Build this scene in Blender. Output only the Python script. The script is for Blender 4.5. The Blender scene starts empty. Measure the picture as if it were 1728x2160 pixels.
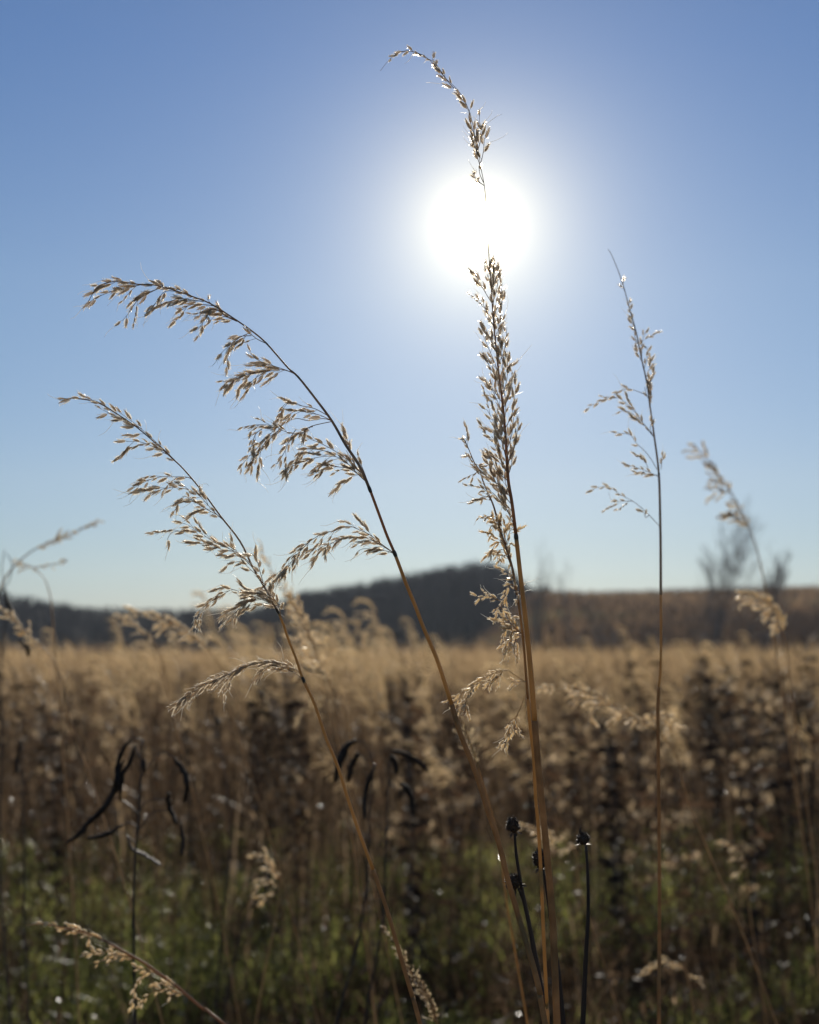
import bpy, math, random
import numpy as np
from mathutils import Vector, Matrix

R = math.radians
sc = bpy.context.scene
col = sc.collection
rnd = random.Random(7)
rng = np.random.default_rng(11)

# ------------------------------------------------------------------ camera
CAM_H = 1.35
PITCH = math.atan(230.0 / 2520.0)
cam_d = bpy.data.cameras.new('camera')
cam = bpy.data.objects.new('camera', cam_d)
col.objects.link(cam)
cam.location = (0, 0, CAM_H)
cam.rotation_euler = (math.pi / 2 + PITCH, 0, 0)
cam_d.sensor_fit = 'VERTICAL'
cam_d.sensor_width = 24.0
cam_d.sensor_height = 30.0
cam_d.lens = 35.0
cam_d.clip_start = 0.02
cam_d.clip_end = 9000.0
cam_d.dof.use_dof = True
cam_d.dof.focus_distance = 0.75
cam_d.dof.aperture_fstop = 6.2
sc.camera = cam
FP = 2520.0
FWD = Vector((0, math.cos(PITCH), math.sin(PITCH)))
UP = Vector((0, -math.sin(PITCH), math.cos(PITCH)))


def P(px, py, d):
    """the point seen at photo position (px, py), d metres in front of the lens"""
    return Vector((0, 0, CAM_H)) + Vector((1, 0, 0)) * ((px - 864) / FP * d) + UP * ((1080 - py) / FP * d) + FWD * d


# ------------------------------------------------------------------ world and sun
SUN_DIR = (P(1010, 472, 1.0) - Vector((0, 0, CAM_H))).normalized()
SUN_EL = math.asin(SUN_DIR.z)
SUN_AZ = math.atan2(SUN_DIR.x, SUN_DIR.y)

world = bpy.data.worlds.new("World")
sc.world = world
world.use_nodes = True
wn, wl = world.node_tree.nodes, world.node_tree.links
wn.clear()
w_out = wn.new('ShaderNodeOutputWorld')
sky = wn.new('ShaderNodeTexSky')
sky.sky_type = 'NISHITA'
sky.sun_disc = False
sky.sun_elevation = SUN_EL
sky.sun_rotation = SUN_AZ
sky.altitude = 200
sky.air_density = 1.0
sky.dust_density = 0.1
sky.ozone_density = 3.0
bg = wn.new('ShaderNodeBackground')
bg.inputs['Strength'].default_value = 0.0714
# white balance of the sky from the zenith down to the horizon
tc0 = wn.new('ShaderNodeTexCoord')
nr0 = wn.new('ShaderNodeVectorMath'); nr0.operation = 'NORMALIZE'
wl.new(tc0.outputs['Generated'], nr0.inputs[0])
sp0 = wn.new('ShaderNodeSeparateXYZ'); wl.new(nr0.outputs[0], sp0.inputs[0])
rp0 = wn.new('ShaderNodeValToRGB')
els = rp0.color_ramp.elements
els[0].position = 0.0; els[0].color = (0.40, 0.50, 0.72, 1)
els[1].position = 0.44; els[1].color = (0.74, 0.82, 0.96, 1)
for ps_, c_ in ((0.035, (0.50, 0.56, 0.70, 1)), (0.115, (0.76, 0.72, 0.76, 1)), (0.27, (0.90, 0.875, 0.89, 1))):
    e_ = els.new(ps_); e_.color = c_
wl.new(sp0.outputs['Z'], rp0.inputs[0])
mt0 = wn.new('ShaderNodeMix'); mt0.data_type = 'RGBA'; mt0.blend_type = 'MULTIPLY'
mt0.inputs[0].default_value = 1.0
wl.new(sky.outputs[0], mt0.inputs[6]); wl.new(rp0.outputs[0], mt0.inputs[7])
wl.new(mt0.outputs[2], bg.inputs['Color'])
# the sun's aureole: light of the sky itself, by angle from the sun
tc = wn.new('ShaderNodeTexCoord')
nrm = wn.new('ShaderNodeVectorMath'); nrm.operation = 'NORMALIZE'
wl.new(tc.outputs['Generated'], nrm.inputs[0])
dt = wn.new('ShaderNodeVectorMath'); dt.operation = 'DOT_PRODUCT'
wl.new(nrm.outputs[0], dt.inputs[0]); dt.inputs[1].default_value = tuple(SUN_DIR)


def wm(op, a, b=None, clamp=False):
    n = wn.new('ShaderNodeMath'); n.operation = op; n.use_clamp = clamp
    for i, s in enumerate((a, b)):
        if s is None: continue
        if isinstance(s, (int, float)): n.inputs[i].default_value = s
        else: wl.new(s, n.inputs[i])
    return n.outputs[0]


ang = wm('ARCCOSINE', wm('MINIMUM', dt.outputs['Value'], 1.0))


def lobe(amp, sigma_deg, power):
    q = wm('POWER', wm('DIVIDE', ang, R(sigma_deg)), power)
    return wm('MULTIPLY', wm('EXPONENT', wm('MULTIPLY', q, -1.0)), amp)


glow = wm('ADD', wm('ADD', wm('ADD', lobe(600.0, 0.165, 1.0), lobe(1.05, 1.45, 1.0)), lobe(0.42, 4.5, 1.5)), lobe(0.055, 11.0, 1.5))
bg2 = wn.new('ShaderNodeBackground')
bg2.inputs['Color'].default_value = (1.0, 0.86, 0.50, 1)
wl.new(glow, bg2.inputs['Strength'])
addw = wn.new('ShaderNodeAddShader')
wl.new(bg.outputs[0], addw.inputs[0]); wl.new(bg2.outputs[0], addw.inputs[1])
wl.new(addw.outputs[0], w_out.inputs['Surface'])

sun_d = bpy.data.lights.new('sun', 'SUN')
sun_d.energy = 5.0
sun_d.angle = R(0.5)
sun_d.color = (1.0, 0.93, 0.82)
sun = bpy.data.objects.new('sun', sun_d)
col.objects.link(sun)
sun.rotation_euler = SUN_DIR.to_track_quat('Z', 'Y').to_euler()

sc.view_settings.view_transform = 'Standard'
sc.view_settings.look = 'None'
sc.view_settings.exposure = 0.35
sc.view_settings.gamma = 1.0
sc.render.engine = 'CYCLES'
sc.cycles.use_denoising = True
sc.cycles.max_bounces = 8
sc.cycles.diffuse_bounces = 3
sc.cycles.glossy_bounces = 2
sc.cycles.transmission_bounces = 5
sc.cycles.transparent_max_bounces = 8


# ------------------------------------------------------------------ materials
def mat_plant(name, c1, c2, rough=0.55, trans=0.35, fwd=0.0, scale=60.0, spec=0.4, tcol=None, attr=False, c3=None):
    """dry plant tissue: two tones mixed by noise (or by each piece's own tone), some light passing through"""
    m = bpy.data.materials.new(name)
    m.use_nodes = True
    n, l = m.node_tree.nodes, m.node_tree.links
    n.clear()
    out = n.new('ShaderNodeOutputMaterial')
    ramp = n.new('ShaderNodeValToRGB')
    ramp.color_ramp.elements[0].position = 0.25 if not attr else 0.0
    ramp.color_ramp.elements[0].color = (*c1, 1)
    ramp.color_ramp.elements[1].position = 0.75 if not attr else 1.0
    ramp.color_ramp.elements[1].color = (*c2, 1)
    if c3:
        e = ramp.color_ramp.elements.new(0.5); e.color = (*c3, 1)
    if attr:
        a = n.new('ShaderNodeAttribute'); a.attribute_name = 'tone'
        l.new(a.outputs['Fac'], ramp.inputs[0])
    else:
        t = n.new('ShaderNodeTexCoord')
        nz = n.new('ShaderNodeTexNoise')
        nz.inputs['Scale'].default_value = scale
        nz.inputs['Detail'].default_value = 4
        l.new(t.outputs['Object'], nz.inputs['Vector'])
        l.new(nz.outputs['Fac'], ramp.inputs[0])
    pb = n.new('ShaderNodeBsdfPrincipled')
    l.new(ramp.outputs[0], pb.inputs['Base Color'])
    pb.inputs['Roughness'].default_value = rough
    pb.inputs['Specular IOR Level'].default_value = spec
    tr = n.new('ShaderNodeBsdfTranslucent')
    if tcol is None:
        l.new(ramp.outputs[0], tr.inputs['Color'])
    else:
        tr.inputs['Color'].default_value = (*tcol, 1)
    mx = n.new('ShaderNodeMixShader'); mx.inputs[0].default_value = trans
    l.new(pb.outputs[0], mx.inputs[1]); l.new(tr.outputs[0], mx.inputs[2])
    last = mx.outputs[0]
    if fwd > 0:
        rf = n.new('ShaderNodeBsdfRefraction')
        rf.inputs['IOR'].default_value = 1.02
        rf.inputs['Roughness'].default_value = 0.5
        rf.inputs['Color'].default_value = (0.95, 0.9, 0.82, 1)
        m2 = n.new('ShaderNodeMixShader'); m2.inputs[0].default_value = fwd
        l.new(last, m2.inputs[1]); l.new(rf.outputs[0], m2.inputs[2])
        last = m2.outputs[0]
    l.new(last, out.inputs['Surface'])
    return m


M = {}
M['core'] = mat_plant('spikelet_brown', (0.44, 0.31, 0.19), (0.76, 0.57, 0.37), 0.5, 0.5, fwd=0.4, scale=300)
M['glume'] = mat_plant('papery_glume', (0.88, 0.75, 0.55), (0.97, 0.88, 0.71), 0.6, 0.6, fwd=0.5, spec=0.2, scale=200)
M['hair'] = mat_plant('silky_hair', (0.9, 0.86, 0.78), (0.97, 0.94, 0.88), 0.35, 0.6, fwd=0.5, scale=50)
M['rachis'] = mat_plant('rachis_dark', (0.28, 0.19, 0.125), (0.50, 0.37, 0.25), 0.6, 0.35, scale=120)
M['culm'] = mat_plant('culm_golden', (0.46, 0.29, 0.11), (0.68, 0.44, 0.18), 0.4, 0.4, scale=40)
M['culm_red'] = mat_plant('culm_reddish', (0.36, 0.17, 0.075), (0.56, 0.31, 0.14), 0.4, 0.35, scale=40)
M['tanstem'] = mat_plant('stem_tan', (0.34, 0.24, 0.13), (0.58, 0.42, 0.24), 0.5, 0.45, scale=40)
M['sheath'] = mat_plant('sheath_greybrown', (0.30, 0.185, 0.085), (0.54, 0.35, 0.17), 0.6, 0.4, scale=90, spec=0.15)
M['node'] = mat_plant('node_dark', (0.06, 0.04, 0.025), (0.14, 0.095, 0.055), 0.5, 0.0)
M['pale'] = mat_plant('pale_seed', (0.74, 0.55, 0.31), (0.97, 0.81, 0.52), 0.5, 0.7, fwd=0.18, scale=80)
M['fluff'] = mat_plant('brown_seed', (0.30, 0.20, 0.11), (0.55, 0.40, 0.24), 0.5, 0.45, scale=80)
M['pod'] = mat_plant('dark_pod', (0.012, 0.010, 0.009), (0.065, 0.045, 0.03), 0.7, 0.05, scale=60, spec=0.12)
M['podpale'] = mat_plant('split_pod', (0.10, 0.07, 0.055), (0.30, 0.23, 0.18), 0.5, 0.2, scale=60)
M['weedstem'] = mat_plant('weed_stem', (0.02, 0.016, 0.014), (0.07, 0.05, 0.04), 0.5, 0.0, scale=30)
M['cone'] = mat_plant('cone_dark', (0.03, 0.019, 0.012), (0.13, 0.085, 0.05), 0.6, 0.1, scale=400)
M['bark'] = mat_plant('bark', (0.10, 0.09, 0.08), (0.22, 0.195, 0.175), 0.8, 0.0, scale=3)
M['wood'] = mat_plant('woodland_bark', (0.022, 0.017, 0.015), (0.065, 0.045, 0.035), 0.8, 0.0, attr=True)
M['green'] = mat_plant('green_grass', (0.030, 0.045, 0.012), (0.72, 0.70, 0.20), 0.3, 0.7, attr=True, c3=(0.14, 0.155, 0.045), spec=0.45)
M['shiny'] = mat_plant('glint_leaf', (0.10, 0.07, 0.045), (0.40, 0.33, 0.24), 0.28, 0.2, attr=True, spec=0.8)  # glossy finish for the leaf flakes added to make sun glints
M['tan'] = mat_plant('tan_grass', (0.13, 0.085, 0.045), (0.66, 0.47, 0.26), 0.5, 0.55, attr=True, c3=(0.38, 0.26, 0.135))
M['weed'] = mat_plant('dead_weeds', (0.026, 0.019, 0.013), (0.50, 0.35, 0.21), 0.5, 0.5, attr=True, c3=(0.10, 0.064, 0.037), spec=0.06)
M['hillgrass'] = mat_plant('hill_grass', (0.055, 0.032, 0.018), (0.27, 0.17, 0.09), 0.9, 0.4, attr=True, spec=0.0)


def ground_mat():
    m = bpy.data.materials.new('ground_soil_and_turf')
    m.use_nodes = True
    n, l = m.node_tree.nodes, m.node_tree.links
    pb = n['Principled BSDF']
    pb.inputs['Roughness'].default_value = 0.95
    pb.inputs['Specular IOR Level'].default_value = 0.0
    t = n.new('ShaderNodeTexCoord')
    n1 = n.new('ShaderNodeTexNoise'); n1.inputs['Scale'].default_value = 0.02; n1.inputs['Detail'].default_value = 6
    n2 = n.new('ShaderNodeTexNoise'); n2.inputs['Scale'].default_value = 2.5; n2.inputs['Detail'].default_value = 8
    l.new(t.outputs['Object'], n1.inputs['Vector']); l.new(t.outputs['Object'], n2.inputs['Vector'])
    r2 = n.new('ShaderNodeValToRGB')
    r2.color_ramp.elements[0].color = (0.018, 0.011, 0.006, 1); r2.color_ramp.elements[0].position = 0.3
    r2.color_ramp.elements[1].color = (0.055, 0.033, 0.018, 1); r2.color_ramp.elements[1].position = 0.7
    l.new(n2.outputs['Fac'], r2.inputs[0])
    r1 = n.new('ShaderNodeValToRGB')
    r1.color_ramp.elements[0].position = 0.54; r1.color_ramp.elements[1].position = 0.60
    l.new(n1.outputs['Fac'], r1.inputs[0])
    mx = n.new('ShaderNodeMix'); mx.data_type = 'RGBA'
    l.new(r1.outputs[0], mx.inputs[0])
    l.new(r2.outputs[0], mx.inputs[6])
    mx.inputs[7].default_value = (0.075, 0.09, 0.035, 1)
    sx = n.new('ShaderNodeSeparateXYZ'); l.new(t.outputs['Object'], sx.inputs[0])
    ry = n.new('ShaderNodeValToRGB')
    mr = n.new('ShaderNodeMapRange'); mr.inputs[1].default_value = 0; mr.inputs[2].default_value = 200
    l.new(sx.outputs['Y'], mr.inputs[0]); l.new(mr.outputs[0], ry.inputs[0])
    el = ry.color_ramp.elements
    el[0].position = 0.34; el[0].color = (0, 0, 0, 1)
    el[1].position = 0.52; el[1].color = (0, 0, 0, 1)
    for q_ in (0.37, 0.49):
        e = el.new(q_); e.color = (1, 1, 1, 1)
    m3 = n.new('ShaderNodeMix'); m3.data_type = 'RGBA'
    l.new(ry.outputs[0], m3.inputs[0])
    l.new(mx.outputs[2], m3.inputs[6]); m3.inputs[7].default_value = (0.11, 0.13, 0.05, 1)
    l.new(m3.outputs[2], pb.inputs['Base Color'])
    bp = n.new('ShaderNodeBump'); bp.inputs['Strength'].default_value = 0.5
    l.new(n2.outputs['Fac'], bp.inputs['Height']); l.new(bp.outputs[0], pb.inputs['Normal'])
    return m


# ------------------------------------------------------------------ helpers
def tag(o, label=None, cat=None, group=None, kind=None):
    if label: o['label'] = label
    if cat: o['category'] = cat
    if group: o['group'] = group
    if kind: o['kind'] = kind
    return o


def empty(name, loc, label, cat, group=None):
    o = bpy.data.objects.new(name, None)
    o.empty_display_size = 0.05
    col.objects.link(o)
    o.location = loc
    return tag(o, label, cat, group)


class MB:
    """collects shapes (world coordinates) and links them as ONE mesh object"""
    def __init__(s):
        s.v = []; s.f = []; s.m = []

    def add(s, vs, fs, mi=0):
        o = len(s.v)
        s.v.extend(vs)
        s.f.extend([tuple(i + o for i in f) for f in fs])
        s.m.extend([mi] * len(fs))

    def tube(s, pts, rad, n=6, mi=0):
        k = len(pts)
        if not hasattr(rad, '__len__'): rad = [rad] * k
        vs = []; ref = None
        for i, p in enumerate(pts):
            t = (pts[min(i + 1, k - 1)] - pts[max(i - 1, 0)])
            t = t.normalized() if t.length > 1e-9 else Vector((0, 0, 1))
            if ref is None:
                ref = t.orthogonal().normalized()
            else:
                ref = ref - t * ref.dot(t)
                ref = ref.normalized() if ref.length > 1e-6 else t.orthogonal().normalized()
            b = t.cross(ref)
            for j in range(n):
                a = 2 * math.pi * j / n
                vs.append(p + (ref * math.cos(a) + b * math.sin(a)) * rad[i])
        fs = []
        for i in range(k - 1):
            for j in range(n):
                a = i * n + j; b_ = i * n + (j + 1) % n
                fs.append((a, b_, b_ + n, a + n))
        fs.append(tuple(range(n))[::-1]); fs.append(tuple(range((k - 1) * n, k * n)))
        s.add(vs, fs, mi)

    def flake(s, p, u, w_dir, L, W, mi=0, bend=0.15, seg=3):
        """a leaf-shaped scale: base p, along u, width along w_dir"""
        nrm_ = u.cross(w_dir).normalized()
        vs = [p.copy()]
        for i in range(1, seg + 1):
            t = i / (seg + 1)
            wv = math.sin(math.pi * min(1, t * 0.9 + 0.08)) ** 0.8 * W * 0.5
            c = p + u * (L * t) + nrm_ * (bend * L * t * t)
            vs += [c - w_dir * wv, c + nrm_ * (wv * 0.35), c + w_dir * wv]
        vs.append(p + u * L + nrm_ * (bend * L))
        fs = [(0, 1, 2), (0, 2, 3)]
        for i in range(seg - 1):
            a = 1 + i * 3
            fs += [(a, a + 3, a + 4, a + 1), (a + 1, a + 4, a + 5, a + 2)]
        a = 1 + (seg - 1) * 3; e = len(vs) - 1
        fs += [(a, e, a + 1), (a + 1, e, a + 2)]
        s.add(vs, fs, mi)

    def build(s, name, mats, parent=None, smooth=True):
        me = bpy.data.meshes.new(name)
        off = Vector((0, 0, 0))
        q = parent
        while q is not None:
            off += q.location; q = q.parent
        me.from_pydata([tuple(v - off) for v in s.v], [], s.f)
        for m in (mats if isinstance(mats, (list, tuple)) else [mats]):
            me.materials.append(m)
        me.polygons.foreach_set('material_index', s.m)
        me.polygons.foreach_set('use_smooth', [smooth] * len(s.f))
        me.update()
        o = bpy.data.objects.new(name, me)
        col.objects.link(o)
        o.parent = parent
        return o


def smooth_line(pts, n=4):
    """Catmull-Rom through 3-D points"""
    out = []
    k = len(pts)
    for i in range(k - 1):
        p0 = pts[max(i - 1, 0)]; p1 = pts[i]; p2 = pts[i + 1]; p3 = pts[min(i + 2, k - 1)]
        for j in range(n):
            t = j / n
            out.append(0.5 * ((2 * p1) + (p2 - p0) * t + (2 * p0 - 5 * p1 + 4 * p2 - p3) * t * t + (3 * p1 - p0 - 3 * p2 + p3) * t ** 3))
    out.append(pts[-1].copy())
    return out


def resample(pts, step):
    """points and tangents every step metres"""
    res = []
    acc = 0.0; nxt = 0.0
    for a, b in zip(pts[:-1], pts[1:]):
        L = (b - a).length
        if L < 1e-9: continue
        while nxt <= acc + L:
            res.append((a.lerp(b, (nxt - acc) / L), (b - a).normalized()))
            nxt += step
        acc += L
    return res


def rvec(s=1.0):
    return Vector((rnd.gauss(0, s), rnd.gauss(0, s), rnd.gauss(0, s)))


def perp(u):
    v = rvec()
    v = v - u * v.dot(u)
    return v.normalized() if v.length > 1e-6 else u.orthogonal().normalized()


SM = None  # spikelet material slots: 0 core, 1 glume, 2 hair


def spikelet(mb, p, u, L, fine=True, fuzz=5, awn=0.25):
    W = L * rnd.uniform(0.25, 0.34)
    w = perp(u)
    if fine:
        prof = ((0.0, 0.25), (0.14, 0.75), (0.34, 1.0), (0.56, 0.85), (0.78, 0.5), (1.0, 0.06))
        bow = perp(u) * (L * 0.06)
        pts = [p + u * (L * t) + bow * math.sin(math.pi * t) for t, _ in prof]
        mb.tube(pts, [W * 0.40 * r for _, r in prof], 5, 0)
        # glumes and overlapping lemmas
        for k in range(2):
            sd = w * (1 if k == 0 else -1)
            uu = (u + sd * 0.12).normalized()
            wd = uu.cross(sd).normalized()
            mb.flake(p + sd * W * 0.3, uu, wd, L * rnd.uniform(0.55, 0.8), W * 0.95, 1, 0.05)
        b2 = u.cross(w)
        for k in range(3):
            sd = (w if k % 2 else -w) * 0.8 + b2 * rnd.uniform(-0.6, 0.6)
            sd.normalize()
            uu = (u + sd * rnd.uniform(0.2, 0.4)).normalized()
            mb.flake(p + u * (L * (0.3 + 0.16 * k)) + sd * W * 0.28, uu, uu.cross(sd).normalized(), L * 0.42, W * 0.6, 1, -0.08, 2)
    else:
        pts = [p, p + u * L * 0.35, p + u * L * 0.7, p + u * L]
        mb.tube(pts, [W * 0.2, W * 0.5, W * 0.42, W * 0.05], 4, 0)
        for k in range(2):
            sd = w * (1 if k == 0 else -1)
            uu = (u + sd * 0.25).normalized()
            mb.flake(p + sd * W * 0.3, uu, uu.cross(sd).normalized(), L * 0.8, W * 1.0, 1, 0.05, 2)
    for k in range(fuzz):
        t = rnd.uniform(0.0, 0.9)
        sd = perp(u)
        q = p + u * (L * t) + sd * (W * 0.35)
        d_ = (u * rnd.uniform(0.5, 1.2) + sd).normalized()
        hl = L * rnd.uniform(0.14, 0.3)
        ww = perp(d_) * 0.00019
        mb.add([q - ww, q + ww, q + d_ * hl], [(0, 1, 2)], 2)
    if rnd.random() < awn:
        hl = L * rnd.uniform(0.9, 1.9)
        d_ = (u + perp(u) * rnd.uniform(0.2, 1.0)).normalized()
        c1 = p + u * L * 0.95
        bend = perp(d_) * hl * 0.12
        pts = [c1, c1 + d_ * hl * 0.35 + bend * 0.6, c1 + d_ * hl * 0.7 + bend * 0.8, c1 + d_ * hl]
        mb.tube(pts, [0.00017, 0.00015, 0.00013, 0.00007], 3, 2)


def seeds_along(mb, tw, line, size, step, t0, fine, sub=0.3, spread=0.45, fuzz=15, awn=0.42, lift=0.0, down=0.25):
    """spikelets in alternate rows along a branch, now and then on a short side twig"""
    pts = resample(line, step)
    n = len(pts)
    side = 1
    for i, (p, t) in enumerate(pts):
        f = i / max(1, n - 1)
        if f < t0: continue
        side = -side
        lateral = Vector((0, 1, 0)).cross(t)
        if lateral.length < 1e-3: lateral = perp(t)
        lateral.normalize()
        sd = (lateral * side + rvec(0.5)).normalized()
        u = (t + sd * spread * rnd.uniform(0.4, 1.2) + Vector((0, 0, -down)) + rvec(0.08)).normalized()
        L = size * rnd.uniform(0.62, 1.25)
        if rnd.random() < 0.08: continue
        if rnd.random() < sub and 0.05 < f < 0.9:
            # side twig carrying a few
            k = rnd.randint(2, 4)
            q = p.copy(); uu = (t + sd * 0.55 + Vector((0, 0, -down * 1.2))).normalized()
            tp = [q.copy()]
            for j in range(k):
                q = q + uu * (size * 0.62)
                uu = (uu + Vector((0, 0, -down * 0.5)) + rvec(0.08)).normalized()
                tp.append(q.copy())
                s2 = perp(uu)
                spikelet(mb, q, (uu + s2 * 0.3).normalized(), L * 0.95, fine, fuzz, awn)
            tw.tube(tp, [0.00016] * len(tp), 4, 0)
        else:
            pd = u * (size * rnd.uniform(0.05, 0.25)) + sd * size * 0.08
            tw.tube([p, p + pd], [0.00014, 0.00012], 3, 0)
            spikelet(mb, p + pd, u, L, fine, fuzz, awn)


def to3d(pix, d, ddep=0.0):
    k = len(pix)
    return [P(x, y, d + ddep * (i / max(1, k - 1))) for i, (x, y) in enumerate(pix)]


def panicle_branch(thing, pix, d, size=0.0068, step=0.0035, t0=0.08, fine=True, r=0.00028, ddep=None, seedmats=None, **kw):
    if ddep is None: ddep = rnd.uniform(-0.018, 0.018) if fine else rnd.uniform(-0.03, 0.03)
    line = smooth_line(to3d(pix, d, ddep), 4)
    tw = MB(); sd = MB()
    k = len(line)
    tw.tube(line, [r * (1 - 0.6 * i / k) for i in range(k)], 5, 0)
    seeds_along(sd, tw, line, size, step, t0, fine, **kw)
    b = tw.build('panicle_branch', M['rachis'] if seedmats is None else M['sheath'], thing)
    sd.build('seed_head', seedmats or [M['core'], M['glume'], M['hair']], b)
    return b


def to_ground(pts):
    """continue a stem (listed top to bottom) from its last point down to the soil"""
    p = pts[-1]; t = (pts[-1] - pts[-3]).normalized()
    h = p.z
    slope = Vector((t.x, t.y, 0)) / max(0.3, -t.z)
    res = []
    for f in (0.15, 0.35, 0.6, 0.85, 1.0):
        z = h * (1 - f)
        res.append(Vector((p.x + slope.x * h * (f - 0.42 * f * f), p.y + slope.y * h * (f - 0.42 * f * f), z - (0.02 if f == 1 else 0))))
    return res


def stem_sections(thing, pts, sections, n=8):
    """pts tip->base, sections = [(end_index, name, material, r_start, r_end)]"""
    i0 = 0
    for (i1, name, m, ra, rb) in sections:
        seg = pts[i0:i1 + 1]
        if len(seg) < 2: continue
        mb = MB()
        k = len(seg)
        mb.tube(seg, [ra + (rb - ra) * i / (k - 1) for i in range(k)], n, 0)
        mb.build(name, m, thing)
        i0 = i1


def idx_at(pts, py, d):
    """index of the point nearest the photo row py"""
    zt = P(864, py, d).z
    return min(range(len(pts)), key=lambda i: abs(pts[i].z - zt) + (0 if i > 0 else 1))


GRP = 'tall seeding grass stalks standing in the foreground'


def main_stalk(label, tip_pix, d, dtip, secs, nodes=()):
    k = len(tip_pix)
    raw = [P(x, y, dtip + (d - dtip) * min(1.0, i / (k * 0.6))) for i, (x, y) in enumerate(tip_pix)]
    raw += to_ground(raw)
    pts = smooth_line(raw, 4)
    base = pts[-1].copy()
    th = empty('grass_stalk', base, label, 'grass stalk', GRP)
    sections = []
    r_prev = None
    for (py, name, m, ra, rb) in secs:
        i1 = len(pts) - 1 if py is None else idx_at(pts, py, d)
        sections.append((i1, name, m, ra, rb))
    stem_sections(th, pts, sections)
    for (x, y, r) in nodes:
        mb = MB()
        c = P(x, y, d)
        i = min(range(len(pts)), key=lambda q: (pts[q] - c).length)
        t = (pts[min(i + 1, len(pts) - 1)] - pts[i - 1]).normalized()
        c = pts[i]
        mb.tube([c - t * 0.0022, c - t * 0.0012, c, c + t * 0.0012, c + t * 0.0022], [r * 0.85, r * 0.98, r * 1.08, r * 0.98, r * 0.85], 8, 0)
        mb.build('stem_node', M['node'], th)
    return th, pts


# ================================================================== THE LAND
def sstep(a, b, x):
    t = np.clip((x - a) / (b - a), 0, 1)
    return t * t * (3 - 2 * t)


def land(x, y):
    """height of the ground, metres"""
    x = np.asarray(x, float); y = np.asarray(y, float)
    d = np.hypot(x, y)
    a = x / np.maximum(y, 1.0)
    z = 0.05 * np.sin(x * 0.9 + 1.3) * np.sin(y * 0.7) + 0.03 * np.sin(x * 2.3) * np.cos(y * 1.9 + 0.5)
    z = z * np.clip(d / 3, 0, 1)
    valley = -3.6 * sstep(30, 100, y)
    right = sstep(0.035, 0.115, a)
    z = z + valley * (1 - 0.45 * right)
    hill = 7.4 * sstep(72, 205, y) * right
    hill += 1.0 * sstep(0.1, 0.36, a) * sstep(100, 220, y)
    z = z + hill + 0.35 * np.sin(x * 0.06 + 1) * np.sin(y * 0.05) * sstep(60, 120, y)
    z = z - 8 * sstep(230, 420, y) * right
    # wooded rise in the middle
    z = z + 3.5 * np.exp(-((a - 0.02) / 0.07) ** 2) * sstep(150, 230, y) * (1 - sstep(300, 500, y))
    return z


def grid_ground():
    radii = np.concatenate([[0.01], np.geomspace(0.4, 6000, 120)])
    nA = 240
    ang_ = np.linspace(0, 2 * np.pi, nA, endpoint=False)
    rr, aa = np.meshgrid(radii, ang_, indexing='ij')
    x = rr * np.sin(aa); y = rr * np.cos(aa)
    z = land(x, y)
    z = np.where(rr > 1500, np.minimum(z, -6), z)
    v = np.stack([x, y, z], -1).reshape(-1, 3)
    f = []
    for i in range(len(radii) - 1):
        for j in range(nA):
            a = i * nA + j; b = i * nA + (j + 1) % nA
            f.append((a, a + nA, b + nA, b))
    me = bpy.data.meshes.new('ground')
    me.from_pydata(v.tolist(), [], f)
    me.polygons.foreach_set('use_smooth', [True] * len(f))
    me.materials.append(ground_mat())
    o = bpy.data.objects.new('ground', me)
    col.objects.link(o)
    o['kind'] = 'structure'
    return o


grid_ground()


def np_mesh(name, verts, quads, tone, mat, label=None, cat=None, kind='stuff'):
    """big mesh from arrays: verts (V,3), quads (F,4), tone per vertex"""
    me = bpy.data.meshes.new(name)
    me.vertices.add(len(verts)); me.vertices.foreach_set('co', verts.astype(np.float32).ravel())
    F = len(quads)
    me.loops.add(F * 4); me.loops.foreach_set('vertex_index', quads.astype(np.int32).ravel())
    me.polygons.add(F)
    me.polygons.foreach_set('loop_start', np.arange(0, F * 4, 4, dtype=np.int32))
    me.update(calc_edges=True)
    at = me.attributes.new('tone', 'FLOAT', 'POINT')
    at.data.foreach_set('value', tone.astype(np.float32))
    me.materials.append(mat)
    me.validate()
    o = bpy.data.objects.new(name, me)
    col.objects.link(o)
    tag(o, label, cat, None, kind)
    return o


def ribbons(x, y, h, w, lean, segs=3, tone=None, z=None, droop=0.0, azi=None):
    """blades: returns verts, quads, tones"""
    N = len(x)
    z0 = land(x, y) if z is None else z
    az = rng.uniform(0, 2 * np.pi, N) if azi is None else azi
    dx, dy = np.cos(az), np.sin(az)
    sa = rng.uniform(0, 2 * np.pi, N)
    sx, sy = np.cos(sa), np.sin(sa)
    T = np.linspace(0, 1, segs + 1)
    V = np.zeros((N, segs + 1, 2, 3))
    for k, t in enumerate(T):
        off = lean * h * t ** 1.8
        cz = z0 + h * (t - droop * t ** 3) - 0.01
        cx = x + dx * off; cy = y + dy * off
        ww = w * 0.5 * max(0.05, (1 - t) ** 0.6)
        V[:, k, 0] = np.stack([cx - sx * ww, cy - sy * ww, cz], -1)
        V[:, k, 1] = np.stack([cx + sx * ww, cy + sy * ww, cz], -1)
    base = (np.arange(N) * (segs + 1) * 2)[:, None]
    q = []
    for k in range(segs):
        q.append(base + np.array([[2 * k, 2 * k + 1, 2 * k + 3, 2 * k + 2]]))
    Q = np.stack(q, 1).reshape(-1, 4)
    if tone is None: tone = rng.uniform(0, 1, N)
    return V.reshape(-1, 3), Q, np.repeat(tone, (segs + 1) * 2)


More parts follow.
